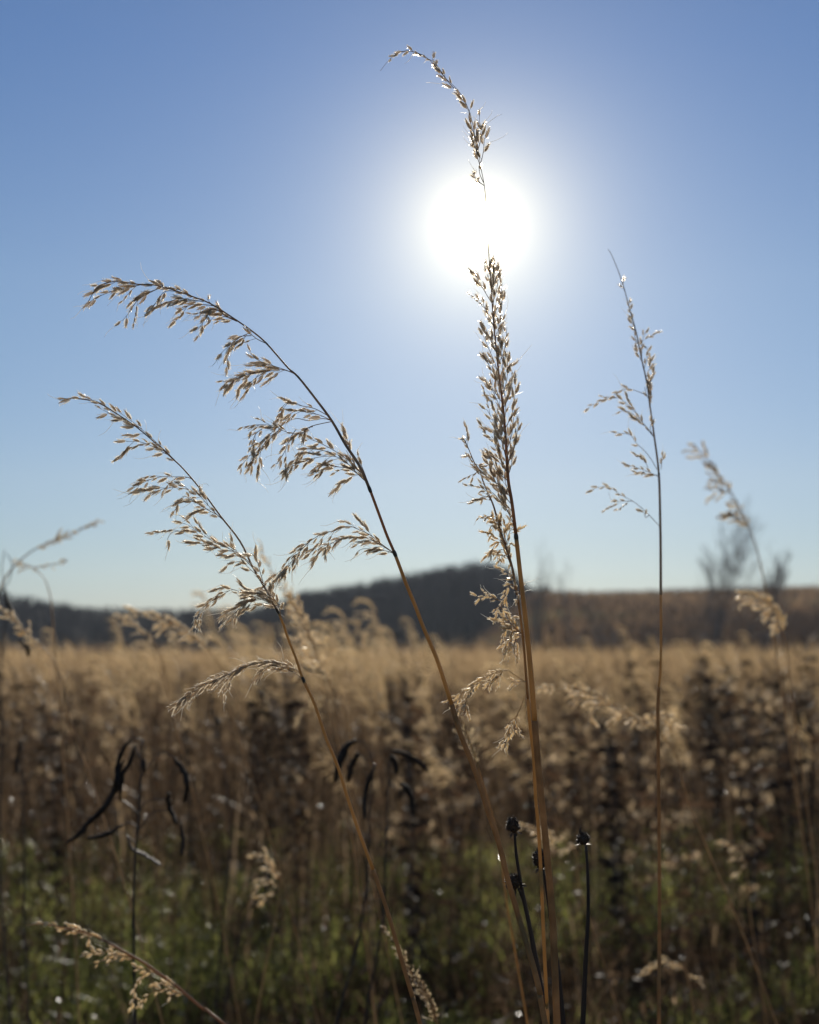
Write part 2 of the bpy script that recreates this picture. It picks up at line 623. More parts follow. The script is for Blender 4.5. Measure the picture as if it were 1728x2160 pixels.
def flakes(c, s, tone, rise=-0.4, asp=0.45):
    """small crumpled leaf bits: two joined quads each"""
    N = len(c)
    u = rng.normal(size=(N, 3)); u[:, 2] += rise
    u /= np.linalg.norm(u, axis=1)[:, None]
    w = rng.normal(size=(N, 3)); w -= u * (w * u).sum(1)[:, None]
    w /= np.linalg.norm(w, axis=1)[:, None]
    n_ = np.cross(u, w)
    s = s[:, None]
    V = np.stack([c - w * s * asp * 0.25, c + w * s * asp * 0.25,
                  c + u * s * 0.5 + w * s * asp * 0.5 + n_ * s * 0.12, c + u * s * 0.5 - w * s * asp * 0.5 + n_ * s * 0.12,
                  c + u * s + w * s * 0.05, c + u * s - w * s * 0.05], 1).reshape(-1, 3)
    b = (np.arange(N) * 6)[:, None]
    Q = np.stack([b + np.array([[0, 1, 2, 3]]), b + np.array([[3, 2, 4, 5]])], 1).reshape(-1, 4)
    return V, Q, np.repeat(tone, 6)


def merge(parts):
    vs, qs, ts = [], [], []
    o = 0
    for v, q, t in parts:
        vs.append(v); qs.append(q + o); ts.append(t); o += len(v)
    return np.concatenate(vs), np.concatenate(qs), np.concatenate(ts)


def wedge(n, d0, d1, power=1.0, a=0.46, extra=0.8):
    """random places in front of the camera between two distances"""
    u = rng.uniform(0, 1, n)
    d = (d0 ** power + (d1 ** power - d0 ** power) * u) ** (1 / power)
    x = rng.uniform(-1, 1, n) * (a * d + extra)
    return x, d


def clump(x, y, f=1.0, s=0.0):
    """0..1 clumping field"""
    return 0.5 + 0.25 * (np.sin(x * 2.1 * f + 1.7 + s) * np.sin(y * 1.7 * f + 0.4 + s) + np.sin(x * 0.9 * f - y * 1.3 * f + 2.2 + s))


# low green grass between the stalks
x, y = wedge(90000, 1.6, 7.8, 1.6)
g = np.clip(clump(x, y, 3.1, 0.3) * 0.75 + clump(x, y, 1.0, 0.9) * 0.6 - 0.25, 0, 1)
keep = rng.uniform(0, 1, len(x)) < (0.03 + np.clip(g - 0.22, 0, 1) * 3.4) * np.clip((7.6 - y) / 1.6, 0.05, 1)
x, y, g = x[keep], y[keep], g[keep]
N = len(x)
np_mesh('green_grass', *ribbons(x, y, rng.uniform(0.08, 0.32, N), rng.uniform(0.003, 0.007, N), rng.uniform(0.1, 0.9, N), 3, np.clip(rng.beta(2, 2.8, N) + 0.5 * (g - 0.4), 0, 1), droop=0.35),
        M['green'], 'low green grass growing between the dead stalks', 'grass')

# dead litter and dense thin brown weeds
x, y = wedge(8200, 2.6, 20.0, 1.5)
keep = rng.uniform(0, 1, len(x)) < 0.1 + 1.3 * clump(x, y, 1.3, 2.0) ** 1.3
x, y = x[keep], y[keep]
N = len(x)
hh = rng.uniform(0.35, 0.9, N) * np.where(y < 4.5, 0.7, 1.0)
azi = rng.uniform(0, 2 * np.pi, N)
lean = rng.uniform(0.0, 0.3, N)
tn = rng.beta(1.0, 2.0, N)
parts = [ribbons(x, y, hh, rng.uniform(0.003, 0.007, N), lean, 3, tn * 0.6, azi=azi)]
K = 24
t = rng.uniform(0.35, 1.0, (N, K)) ** 0.8
z0 = land(x, y)
cx = x[:, None] + np.cos(azi)[:, None] * (lean * hh)[:, None] * t ** 1.8 + rng.normal(0, 0.022, (N, K))
cy = y[:, None] + np.sin(azi)[:, None] * (lean * hh)[:, None] * t ** 1.8 + rng.normal(0, 0.022, (N, K))
cz = z0[:, None] + hh[:, None] * t + rng.normal(0, 0.012, (N, K))
C = np.stack([cx, cy, cz], -1).reshape(-1, 3)
tt = np.clip(np.repeat(tn, K) * 0.62 + rng.beta(0.7, 3.2, N * K) * 0.75 - 0.16, 0, 1)
parts.append(flakes(C, rng.uniform(0.010, 0.042, N * K), tt, rise=1.5, asp=0.24))
# litter on the soil
lx, ly = wedge(20000, 2.5, 9, 1.6)
parts.append(flakes(np.stack([lx, ly, land(lx, ly) + rng.uniform(0.0, 0.14, len(lx))], -1), rng.uniform(0.012, 0.05, len(lx)), rng.beta(1.2, 4.0, len(lx)), asp=0.2))
vx_, vy_ = wedge(6500, 4.0, 17.0, 1.5)
parts.append(ribbons(vx_, vy_, rng.uniform(0.55, 1.02, len(vx_)), rng.uniform(0.003, 0.006, len(vx_)), rng.uniform(0.0, 0.22, len(vx_)), 3, rng.beta(1.3, 1.8, len(vx_))))
ux_, uy_ = wedge(22000, 2.3, 7.5, 1.5)
kk = rng.uniform(0, 1, len(ux_)) < 1.0 - 1.5 * np.clip(clump(ux_, uy_, 3.1, 0.3) * 0.75 + clump(ux_, uy_, 1.0, 0.9) * 0.6 - 0.25, 0, 1)
ux_, uy_ = ux_[kk], uy_[kk]
parts.append(ribbons(ux_, uy_, rng.uniform(0.1, 0.5, len(ux_)), rng.uniform(0.002, 0.006, len(ux_)), rng.uniform(0.05, 0.7, len(ux_)), 3, rng.beta(0.9, 2.6, len(ux_)), droop=0.15))
np_mesh('dead_weed_cover', *merge(parts), M['weed'], 'mass of dead brown weeds filling the field', 'weeds')

# glossy leaf flakes added among the stalks to give glints of the low sun
x, y = wedge(11000, 2.6, 8.0, 1.5)
c_ = np.stack([x, y, land(x, y) + rng.uniform(0.02, 0.55, len(x)) ** 1.3], -1)
np_mesh('glint_leaves', *flakes(c_, rng.uniform(0.006, 0.02, len(x)), rng.beta(1.5, 2, len(x)), rise=0.1, asp=0.35), M['shiny'], 'small shiny leaf flakes added for sun glints low among the weeds', 'leaves')

# tan grass of the field, nearer sparse, farther dense and golden
x, y = wedge(48000, 6.0, 33.0, 1.5, extra=1.5)
keep = (rng.uniform(0, 1, len(x)) < np.clip((y - 12) / 7, 0.03, 1)) & (rng.uniform(0, 1, len(x)) < 0.45 + 0.7 * clump(x, y, 0.4, 1.0))
x, y = x[keep], y[keep]
N = len(x)
hh = rng.normal(0.62, 0.09, N) + 0.22 * clump(x, y, 0.9, 4.0) * rng.uniform(0.3, 1, N) + (rng.uniform(0, 1, N) < 0.07) * rng.uniform(0.08, 0.42, N)
parts = [ribbons(x, y, hh, 0.004 + 0.0007 * y * rng.uniform(0.5, 1.3, N), rng.uniform(0.05, 0.45, N), 3, np.clip(rng.beta(2, 2, N), 0, 1), azi=rng.normal(math.pi, 1.0, N), droop=0.08)]
np_mesh('dry_grass', *merge(parts), M['tan'], 'golden dry grass covering the field behind', 'grass')

# hillside and valley grass, far
x, y = wedge(42000, 52, 235, 1.5, extra=6)
turf_ = (y > 74) & (y < 99) & (x / y > 0.17)
keep = ~turf_ & (rng.uniform(0, 1, len(x)) < 0.6 + 0.5 * clump(x, y, 0.05, 0.5))
x, y = x[keep], y[keep]
N = len(x)
np_mesh('hillside_grass', *ribbons(x, y, rng.uniform(0.4, 1.2, N), 0.0014 * y * rng.uniform(0.6, 1.2, N), rng.uniform(0, 0.4, N), 2, np.clip(1.5 * clump(x, y, 0.045, 1.5) - 0.75 + 0.7 * rng.uniform(0, 1, N), 0, 1)),
        M['hillgrass'], 'brown dead brush covering the far hillside', 'grass')


# ------------------------------------------------------------------ woodland on the skyline
def skyline(px):
    """photo row of the tree tops for a column"""
    xs = [-500, 0, 60, 110, 170, 260, 400, 520, 600, 640, 700, 780, 850, 900, 960, 1000, 1050, 1075, 1100, 1125, 1160]
    ys = [1235, 1250, 1262, 1272, 1280, 1286, 1286, 1284, 1268, 1252, 1243, 1230, 1216, 1206, 1194, 1190, 1190, 1200, 1226, 1244, 1254]
    return np.interp(px, xs, ys)


def woodland(name, label, px0, px1, dist0, dist1, n, seed):
    r_ = np.random.default_rng(seed)
    px = r_.uniform(px0, px1, n)
    dd = r_.uniform(dist0, dist1, n)
    X = (px - 864) / FP * dd; Y = dd
    gz = land(X, Y)
    elev = (1310 - skyline(px)) / FP
    H = elev * dd + CAM_H - gz
    H = H * r_.uniform(0.84, 1.0, n)
    top = r_.uniform(0, 1, n) < 0.12
    H = np.where(top, H * 1.04, H)
    H = np.maximum(H, 1.5)
    parts_ = []
    # trunks
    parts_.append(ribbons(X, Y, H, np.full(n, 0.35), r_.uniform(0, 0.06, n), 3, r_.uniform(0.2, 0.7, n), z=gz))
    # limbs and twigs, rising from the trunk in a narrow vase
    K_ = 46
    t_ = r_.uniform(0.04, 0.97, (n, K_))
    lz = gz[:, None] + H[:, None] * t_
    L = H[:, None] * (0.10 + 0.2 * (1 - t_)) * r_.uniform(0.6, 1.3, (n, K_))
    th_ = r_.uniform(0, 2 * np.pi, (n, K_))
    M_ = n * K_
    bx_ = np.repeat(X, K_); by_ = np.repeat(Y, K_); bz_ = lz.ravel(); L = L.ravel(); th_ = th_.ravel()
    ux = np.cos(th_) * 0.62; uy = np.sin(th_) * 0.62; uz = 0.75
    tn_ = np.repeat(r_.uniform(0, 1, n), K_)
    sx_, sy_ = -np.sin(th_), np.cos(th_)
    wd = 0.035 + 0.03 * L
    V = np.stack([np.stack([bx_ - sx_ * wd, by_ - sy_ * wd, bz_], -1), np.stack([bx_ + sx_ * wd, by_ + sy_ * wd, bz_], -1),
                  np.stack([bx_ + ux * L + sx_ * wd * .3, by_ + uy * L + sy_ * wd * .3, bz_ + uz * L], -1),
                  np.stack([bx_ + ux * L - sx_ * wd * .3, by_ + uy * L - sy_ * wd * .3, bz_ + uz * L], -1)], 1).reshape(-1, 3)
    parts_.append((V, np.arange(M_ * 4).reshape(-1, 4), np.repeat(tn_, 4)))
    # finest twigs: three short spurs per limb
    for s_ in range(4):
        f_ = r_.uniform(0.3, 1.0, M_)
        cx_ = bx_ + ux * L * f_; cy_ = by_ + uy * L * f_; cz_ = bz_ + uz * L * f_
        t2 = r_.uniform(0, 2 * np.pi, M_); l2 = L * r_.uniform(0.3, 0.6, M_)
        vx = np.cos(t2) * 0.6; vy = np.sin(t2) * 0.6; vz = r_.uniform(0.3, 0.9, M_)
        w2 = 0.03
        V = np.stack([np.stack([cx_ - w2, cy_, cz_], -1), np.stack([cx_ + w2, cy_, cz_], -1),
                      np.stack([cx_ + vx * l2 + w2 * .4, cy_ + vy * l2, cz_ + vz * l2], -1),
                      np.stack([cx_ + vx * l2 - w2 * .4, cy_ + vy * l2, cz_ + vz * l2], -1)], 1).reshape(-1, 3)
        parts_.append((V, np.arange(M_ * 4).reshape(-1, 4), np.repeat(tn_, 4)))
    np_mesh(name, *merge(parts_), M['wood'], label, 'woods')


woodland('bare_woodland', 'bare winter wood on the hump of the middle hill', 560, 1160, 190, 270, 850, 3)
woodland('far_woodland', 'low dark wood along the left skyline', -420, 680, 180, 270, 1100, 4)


# ------------------------------------------------------------------ single bare trees
def bare_tree(base, H, seed, label, name='bare_tree', levels=4, multi=1, width=0.35, group=None):
    r_ = random.Random(seed)
    th = empty(name, base, label, 'tree', group)
    tr = MB(); cr = MB()

    def grow(p, u, L, rad, lev, mb):
        pts = [p.copy()]; q = p.copy(); uu = u.copy()
        ns = 5
        for i in range(ns):
            uu = (uu + Vector((r_.gauss(0, .09), r_.gauss(0, .09), r_.gauss(0.04, .05)))).normalized()
            q = q + uu * (L / ns)
            pts.append(q.copy())
        mb.tube(pts, [rad * (1 - 0.75 * i / ns) for i in range(ns + 1)], 6 if lev < 2 else 4, 0)
        if lev >= levels: return
        nb = [9, 6, 5, 4][min(lev, 3)]
        for k in range(nb):
            f = r_.uniform(0.22 if lev == 0 else 0.2, 1.0)
            i = min(ns - 1, int(f * ns)); fr = f * ns - i
            b = pts[i].lerp(pts[i + 1], fr)
            az = r_.uniform(0, 2 * math.pi)
            t = (pts[i + 1] - pts[i]).normalized()
            o1 = t.orthogonal().normalized(); o2 = t.cross(o1)
            sp = r_.uniform(0.35, 0.75) * (0.8 + width)
            nu = (t + (o1 * math.cos(az) + o2 * math.sin(az)) * sp + Vector((0, 0, 0.25))).normalized()
            grow(b, nu, L * r_.uniform(0.35, 0.6) * (1.15 - 0.4 * f), max(0.006, rad * 0.40 * (1.1 - 0.5 * f)), lev + 1, cr)
    for k in range(multi):
        u = Vector((r_.gauss(0, 0.06 if multi > 1 else 0.03), r_.gauss(0, 0.1), 1)).normalized()
        grow(base + Vector((k * 0.15 * (-1) ** k, 0, -0.2)), u, H * r_.uniform(0.8, 1.0) * 0.86, H * 0.009 + 0.012, 0, tr)
    tr.build('trunk', M['bark'], th)
    cr.build('crown', M['bark'], th)
    return th


def at_ground(px, d):
    x = (px - 864) / FP * d
    return Vector((x, d, float(land(x, d))))


def h_for(px, py, d):
    return (1310 - py) / FP * d + CAM_H - at_ground(px, d).z


bare_tree(at_ground(1508, 62), h_for(1508, 1080, 62), 31, 'largest bare tree, fine-twigged, on the right before the brown hillside', multi=2, width=0.15)
bare_tree(at_ground(1612, 66), h_for(1612, 1160, 66), 22, 'slender bare tree just right of the largest bare tree', multi=2, width=-0.2)
bare_tree(at_ground(1475, 64), h_for(1475, 1195, 64), 23, 'low bare sapling just left of the largest bare tree', multi=1, levels=3)
bare_tree(at_ground(1132, 90), h_for(1132, 1168, 90), 24, 'faint bare tree on the skyline just right of the wooded hump', multi=2, levels=3, width=0.1)
bare_tree(at_ground(1205, 95), h_for(1205, 1200, 95), 25, 'short faint bare tree on the skyline, second right of the wooded hump', multi=1, levels=3, width=0.1)
bare_tree(at_ground(1258, 95), h_for(1258, 1232, 95), 26, 'shortest faint bare tree on the skyline above the brown hillside', multi=1, levels=3, width=0.2)

# dark shrubs at the foot of the hillside
for k, (px, d, hgt) in enumerate(((1240, 58, 1.9), (1380, 50, 1.7), (1290, 66, 2.0), (1490, 55, 1.6), (1600, 52, 1.5))):
    bare_tree(at_ground(px, d), hgt, 40 + k, ('dark leafless shrub ' + ('nearest the tallest stalk', 'just left of the thin right stalk', 'between the tallest and the thin right stalk', 'under the largest bare tree', 'rightmost at the hillside foot')[k]), 'leafless_shrub', 3, 4, 0.5, 'leafless shrubs at the foot of the hillside')


# ================================================================== MIDGROUND INDIVIDUALS
def copy_tree(o, parent=None):
    c = o.copy(); col.objects.link(c); c.parent = parent
    for ch in [q for q in bpy.data.objects if q.parent == o]:
        copy_tree(ch, c)
    return c


def proto_plume(seed, H, lean, label, group):
    """a single seeding grass stalk, blurred by distance: stem, blade leaves, plume"""
    global rnd
    keep_ = rnd; rnd = random.Random(seed)
    th = empty('grass_stalk', (0, 0, 0), label, 'grass stalk', group)
    line = smooth_line([Vector((lean * H * (f ** 1.7), 0.02 * math.sin(f * 5 + seed), H * (f - 0.12 * abs(lean) * f ** 3))) for f in (0, .2, .4, .6, .75, .88, 1.0)], 3)
    st = MB(); st.tube(line, [0.0016 - 0.0011 * i / len(line) for i in range(len(line))], 5)
    st.build('stem', M['tanstem'], th)
    pl = MB(); tw = MB()
    k0 = int(len(line) * 0.74)
    for (p, t) in resample(line[k0:], 0.013):
        az = rnd.uniform(0, 6.283)
        o1 = t.orthogonal().normalized(); o2 = t.cross(o1)
        sd = o1 * math.cos(az) + o2 * math.sin(az)
        u = (t + sd * 0.5).normalized(); q = p.copy(); pts = [q.copy()]
        for j in range(rnd.randint(4, 9)):
            q = q + u * 0.009
            u = (u + Vector((0.12 * (1 if lean > 0 else -1), 0, -0.16)) + rvec(0.07)).normalized()
            pts.append(q.copy())
            spikelet(pl, q, (u + perp(u) * 0.4).normalized(), rnd.uniform(0.009, 0.013), False, 0, 0)
        tw.tube(pts, [0.0004] * len(pts), 3)
    o = pl.build('seed_head', [M['pale'], M['pale'], M['hair']], th)
    tw.build('panicle_branch', M['sheath'], th)
    lf = MB()
    for k in range(2):
        p = line[2 + 3 * k]
        sd = Vector((math.cos(seed + k * 3), math.sin(seed + k * 3), 0))
        lf.flake(p, (sd * 0.5 + Vector((0, 0, 1))).normalized(), Vector((-sd.y, sd.x, 0)), H * 0.17, 0.005, 0, -0.5, 5)
    lf.build('leaf', M['tan_plain'], th)
    rnd = keep_
    return th


M['tan_plain'] = mat_plant('dry_blade', (0.22, 0.15, 0.08), (0.42, 0.30, 0.17), 0.45, 0.5, scale=20)
M['deadleaf'] = mat_plant('dead_leaf', (0.045, 0.026, 0.016), (0.19, 0.11, 0.06), 0.7, 0.3, scale=30, spec=0.15)
M['blackleaf'] = mat_plant('black_leaf', (0.014, 0.010, 0.008), (0.05, 0.032, 0.022), 0.7, 0.1, scale=30, spec=0.1)
M['tuft'] = mat_plant('seed_tuft', (0.38, 0.27, 0.15), (0.72, 0.54, 0.33), 0.6, 0.6, scale=60)


def proto_weed(seed, H, label, group, pale=True):
    """dead forb: dark stem, dried leaves, and a branched top of seed tufts"""
    global rnd
    keep_ = rnd; rnd = random.Random(seed)
    th = empty('dead_weed', (0, 0, 0), label, 'dead weed', group)
    ln = rnd.uniform(-0.12, 0.12)
    line = smooth_line([Vector((ln * H * f * f + 0.008 * math.sin(f * 9), 0.01 * math.sin(f * 7 + seed), H * f)) for f in (0, .25, .5, .75, 1.0)], 4)
    st = MB(); st.tube(line, [0.0032 - 0.002 * i / len(line) for i in range(len(line))], 6)
    tuf = MB(); n = len(line)
    for k in range(12):
        i = int(n * rnd.uniform(0.55, 0.97)); p = line[i]
        az = rnd.uniform(0, 6.283); u = Vector((math.cos(az), math.sin(az), 1.1)).normalized()
        L = H * rnd.uniform(0.06, 0.17)
        pts = [p, p + u * L * 0.5, p + (u + Vector((0, 0, -0.12))) * L]
        st.tube(pts, [0.0012, 0.0009, 0.0006], 4)
        if rnd.random() < 0.5: continue
        rc = rnd.uniform(0.005, 0.012)
        for j in range(26):
            q = pts[1].lerp(pts[2], rnd.uniform(0.3, 1.05)) + rvec(rc)
            d_ = (u + rvec(0.7)).normalized()
            tuf.flake(q, d_, perp(d_), rnd.uniform(0.006, 0.013), 0.005, 0, 0.1, 1)
    st.build('stem', M['weedstem'], th)
    tuf.build('seed_head', M['tuft'] if pale else M['blackleaf'], th)
    lf = MB()
    for k in range(34 if pale else 70):
        p = line[int(n * rnd.uniform(0.15, 0.97))]
        az = rnd.uniform(0, 6.283); d_ = Vector((math.cos(az), math.sin(az), rnd.uniform(-0.9, 0.5))).normalized()
        lf.flake(p, d_, perp(d_), rnd.uniform(0.025, 0.075), rnd.uniform(0.008, 0.018), 0, rnd.uniform(-0.6, 0.2), 3)
    lf.build('foliage', M['deadleaf'] if pale else M['blackleaf'], th)
    rnd = keep_
    return th


G1 = 'tan grass stalks leaning left across the field'
G2 = 'dead branching weeds standing in the field'
plumes = [proto_plume(1, 1.22, -0.22, 'tall tan seeding grass', G1),
          proto_plume(2, 1.08, -0.12, 'upright middle-height tan grass', G1),
          proto_plume(3, 0.92, -0.6, 'short arching tan grass', G1)]
weeds = [proto_weed(11, 0.98, 'dead weed with pale tufts', G2),
         proto_weed(12, 0.80, 'short dead weed, pale-tufted', G2),
         proto_weed(13, 0.95, 'dead weed, dark withered top', G2, pale=False)]


def where(px, d):
    near = 'close behind' if d < 5 else ('midway back' if d < 8 else 'far back')
    zones = ((60, 'at the left edge'), (200, 'left of the black hanging pods'), (380, 'around the black-podded weed'), (560, 'between the two podded weeds'), (760, 'behind the left in-focus stalk'),
             (930, 'left of the middle stalk foot'), (1050, 'behind the middle stalk foot'), (1200, 'behind the tallest stalk'), (1330, 'right of the tallest stalk'),
             (1460, 'behind the thin right stalk'), (1600, 'below the largest bare tree'), (9999, 'at the right edge'))
    for lim, z in zones:
        if px < lim: return near + ', ' + z


used = set()
protos_names = {p.name: p['label'] for p in plumes + weeds}


def scatter(protos, n, d0, d1, power, a=0.36, mind=0.0, pxr=None, srange=(0.85, 1.1)):
    names = [protos_names[p.name] for p in protos]
    xs, ys = wedge(n, d0, d1, power, a, 0.0)
    if pxr: xs = (rng.uniform(pxr[0], pxr[1], n) - 864) / FP * ys
    for i in range(n):
        k = rnd.randrange(len(protos))
        o = protos[k]
        if o.name in used: o = copy_tree(o)
        used.add(protos[k].name)
        o.location = (xs[i], ys[i], float(land(xs[i], ys[i])))
        o.rotation_euler = (0, 0, rnd.gauss(0, 0.6))
        o['label'] = names[k] + ', ' + where(864 + xs[i] / ys[i] * FP, ys[i])
        s = rnd.uniform(*srange)
        o.scale = (s, s, s)


scatter(plumes, 80, 4.2, 14, 1.3)
scatter(plumes[:2], 70, 4.2, 9.5, 1.3, pxr=(560, 1010), srange=(1.02, 1.22))
scatter(plumes, 26, 3.4, 8, 1.3, pxr=(1120, 1640), srange=(0.92, 1.08))
scatter(plumes, 16, 4.5, 9, 1.3, pxr=(20, 520), srange=(0.98, 1.15))
scatter(weeds, 105, 3.6, 11, 1.5)
scatter(weeds[2:], 26, 5, 9.5, 1.4, pxr=(1330, 1728), srange=(1.05, 1.28))
scatter(weeds[2:], 10, 4.5, 9, 1.4, pxr=(540, 640), srange=(1.05, 1.25))
scatter(weeds[2:], 16, 4, 10, 1.4, pxr=(0, 1728), srange=(0.95, 1.2))
scatter(weeds[2:], 8, 5, 9, 1.4, pxr=(820, 900), srange=(1.0, 1.15))
scatter(weeds[:2], 22, 4, 7, 1.4, pxr=(1180, 1728), srange=(0.85, 1.05))


# tell the look-alikes of one spot apart by their order from the left
ORD = ['leftmost', 'second from left', 'third from left', 'fourth from left', 'fifth from left', 'sixth from left', 'seventh from left', 'eighth from left', 'ninth from left', 'tenth from left', 'eleventh from left', 'twelfth from left',
       'thirteenth from left', 'fourteenth from left', 'fifteenth from left', 'sixteenth from left', 'seventeenth from left', 'eighteenth from left', 'nineteenth from left', 'twentieth from left']
same = {}
for o in bpy.data.objects:
    if o.get('group') in (G1, G2): same.setdefault(o['label'], []).append(o)
for lab, os_ in same.items():
    if len(os_) > 1:
        os_.sort(key=lambda o: o.location.x / o.location.y)
        for k, o in enumerate(os_): o['label'] = lab + ', ' + ORD[min(k, 19)]


# ================================================================== FOREGROUND
# ---- stalk A: left, lowest of the in-focus ones
A = [(122, 842), (160, 841), (202, 848), (234, 865), (283, 897), (323, 930), (356, 960), (388, 990), (429, 1039), (465, 1088), (506, 1141), (534, 1197), (567, 1254),
     (586, 1290), (598, 1317), (608, 1347), (625, 1390), (640, 1434), (664, 1485), (688, 1556), (714, 1620), (737, 1694), (760, 1761), (787, 1834), (817, 1921), (847, 2024), (871, 2105), (886, 2158)]
dA = 0.76
thA, ptsA = main_stalk('left in-focus grass stalk, its seed head arching left over the dark skyline', A, dA, 0.74,
                       [(1290, 'rachis', M['rachis'], 0.0002, 0.0007), (1432, 'stem', M['culm'], 0.00076, 0.00083), (1835, 'stem', M['culm'], 0.00092, 0.00112), (None, 'leaf_sheath', M['sheath'], 0.00125, 0.00158)],
                       [(586, 1291, 0.0008), (640, 1434, 0.0010)])
br = lambda th, d, *p, **k: panicle_branch(th, p, d, **k)
# along the tip
br(thA, 0.74, (283, 897), (234, 864), (202, 846), (160, 840), (125, 842), step=0.0042, sub=0.0, t0=0.0, down=0.1)
br(thA, 0.74, (388, 990), (356, 958), (323, 927), (290, 898), (250, 868), step=0.0042, sub=0.1, t0=0.1)
br(thA, 0.745, (356, 960), (344, 954), (323, 942), (295, 932), (267, 931), step=0.0034, sub=0.25)
br(thA, 0.745, (300, 905), (270, 890), (240, 876), (212, 862), step=0.0045, sub=0.0)
br(thA, 0.75, (414, 1018), (397, 1007), (364, 1006), (340, 1006), (311, 1014), (279, 1031), step=0.0032, sub=0.2)
br(thA, 0.75, (440, 1052), (405, 1036), (385, 1030), (350, 1030), (311, 1043), step=0.0034, sub=0.3)
br(thA, 0.75, (457, 1085), (429, 1070), (405, 1055), (385, 1048), (366, 1084), step=0.0034, sub=0.2)
br(thA, 0.75, (470, 1096), (450, 1078), (430, 1055), (412, 1036), step=0.0034, sub=0.2)
br(thA, 0.755, (540, 1205), (502, 1167), (457, 1146), (429, 1128), (405, 1112), (388, 1104), step=0.0032, sub=0.3)
br(thA, 0.755, (457, 1150), (430, 1144), (415, 1124), (385, 1120), (362, 1124), (353, 1138), step=0.0034, sub=0.1)
br(thA, 0.755, (530, 1190), (500, 1165), (470, 1160), (441, 1149), (405, 1146), step=0.0032, sub=0.3)
br(thA, 0.755, (552, 1222), (525, 1198), (510, 1185), (482, 1189), step=0.0045, sub=0.0, t0=0.2)
br(thA, 0.755, (556, 1232), (551, 1214), (541, 1180), (530, 1167), step=0.0035, sub=0.0, down=0)
br(thA, 0.76, (588, 1292), (575, 1265), (545, 1262), (525, 1257), (500, 1246), (486, 1245), (462, 1260), (440, 1272), (420, 1291), (411, 1319), step=0.0028, sub=0.35)
br(thA, 0.76, (588, 1292), (583, 1280), (549, 1264), (520, 1270), (501, 1288), (491, 1308), step=0.0026, sub=0.25)
br(thA, 0.76, (588, 1294), (580, 1275), (560, 1255), (530, 1250), (508, 1236), step=0.0034, sub=0.2)
br(thA, 0.76, (592, 1300), (590, 1282), (578, 1262), (570, 1252), step=0.0030, sub=0.2, down=0)
br(thA, 0.765, (640, 1432), (628, 1415), (608, 1405), (579, 1398), (547, 1398), (510, 1410), (476, 1425), (445, 1439), (420, 1452), (396, 1468), (372, 1490), step=0.0018, sub=0.12, spread=0.3)
br(thA, 0.765, (640, 1432), (608, 1412), (575, 1405), (556, 1412), (544, 1427), step=0.0024, sub=0.1, spread=0.3)

# ---- stalk B: middle, big arch to the left
B = [(186, 637), (206, 607), (242, 594), (291, 600), (323, 601), (364, 611), (405, 625), (445, 641), (494, 672), (534, 700), (563, 725), (607, 775), (630, 796), (668, 844), (701, 889),
     (729, 938), (758, 982), (780, 1032), (801, 1088), (817, 1131), (833, 1168), (856, 1229), (875, 1275), (894, 1325), (922, 1391), (953, 1486), (971, 1547), (1004, 1630), (1028, 1707),
     (1052, 1777), (1070, 1850), (1089, 1917), (1108, 1982), (1125, 2038), (1140, 2098), (1150, 2158)]
dB = 0.75
thB, ptsB = main_stalk('middle grass stalk arching farthest left, with drooping side branches full of seeds', B, dB, 0.73,
                       [(790, 'rachis', M['rachis'], 0.0002, 0.00058), (1032, 'rachis', M['rachis'], 0.0006, 0.0010), (1168, 'stem', M['culm_red'], 0.00086, 0.00092), (1488, 'stem', M['culm'], 0.00106, 0.00132), (None, 'leaf_sheath', M['sheath'], 0.00152, 0.00198)],
                       [(833, 1169, 0.0012), (781, 1033, 0.0011), (630, 797, 0.0006), (563, 725, 0.0005)])
br(thB, 0.73, (364, 611), (323, 600), (291, 599), (242, 592), (206, 604), step=0.0038, sub=0.05, down=0.05, awn=0.4)
br(thB, 0.73, (300, 600), (263, 608), (234, 615), (202, 629), (186, 640), step=0.0032, sub=0.1, awn=0.5)
br(thB, 0.735, (340, 606), (315, 618), (291, 633), (275, 656), (259, 676), step=0.0034, sub=0.15, awn=0.4)
br(thB, 0.735, (380, 616), (350, 614), (334, 632), (315, 659), step=0.0034, sub=0.2)
br(thB, 0.735, (415, 630), (380, 612), (350, 605), (335, 598), step=0.0032, sub=0.3, down=0.1)
br(thB, 0.735, (430, 636), (400, 632), (375, 630), (355, 640), step=0.0030, sub=0.3)
br(thB, 0.735, (450, 645), (425, 642), (400, 644), (378, 658), step=0.0034, sub=0.2)
br(thB, 0.74, (470, 658), (445, 652), (437, 668), (417, 696), step=0.0032, sub=0.2, awn=0.5)
br(thB, 0.74, (500, 676), (470, 662), (445, 640), (436, 630), step=0.0034, sub=0.3, down=0.1)
br(thB, 0.74, (500, 678), (475, 668), (445, 664), (410, 668), step=0.0032, sub=0.3)
br(thB, 0.74, (561, 724), (544, 716), (526, 704), (510, 710), (492, 722), (472, 740), (466, 746), step=0.0034, sub=0.3, t0=0.12, awn=0.35)
br(thB, 0.74, (530, 708), (500, 712), (484, 738), (480, 760), (482, 780), step=0.0038, sub=0.05)
br(thB, 0.745, (618, 786), (581, 773), (553, 764), (538, 755), (526, 740), step=0.0042, sub=0.1, t0=0.2, down=0.0)
br(thB, 0.745, (624, 790), (602, 781), (572, 780), (541, 787), (511, 789), (495, 797), (470, 806), step=0.0026, sub=0.35, t0=0.15)
br(thB, 0.745, (590, 782), (562, 784), (540, 797), (526, 811), step=0.0034, sub=0.1)
br(thB, 0.745, (540, 787), (515, 792), (498, 800), (484, 812), step=0.0034, sub=0.3)
br(thB, 0.75, (701, 888), (682, 883), (650, 887), (624, 883), (593, 896), (572, 914), (553, 935), (535, 954), (520, 969), (504, 990), step=0.0032, sub=0.2, t0=0.42)
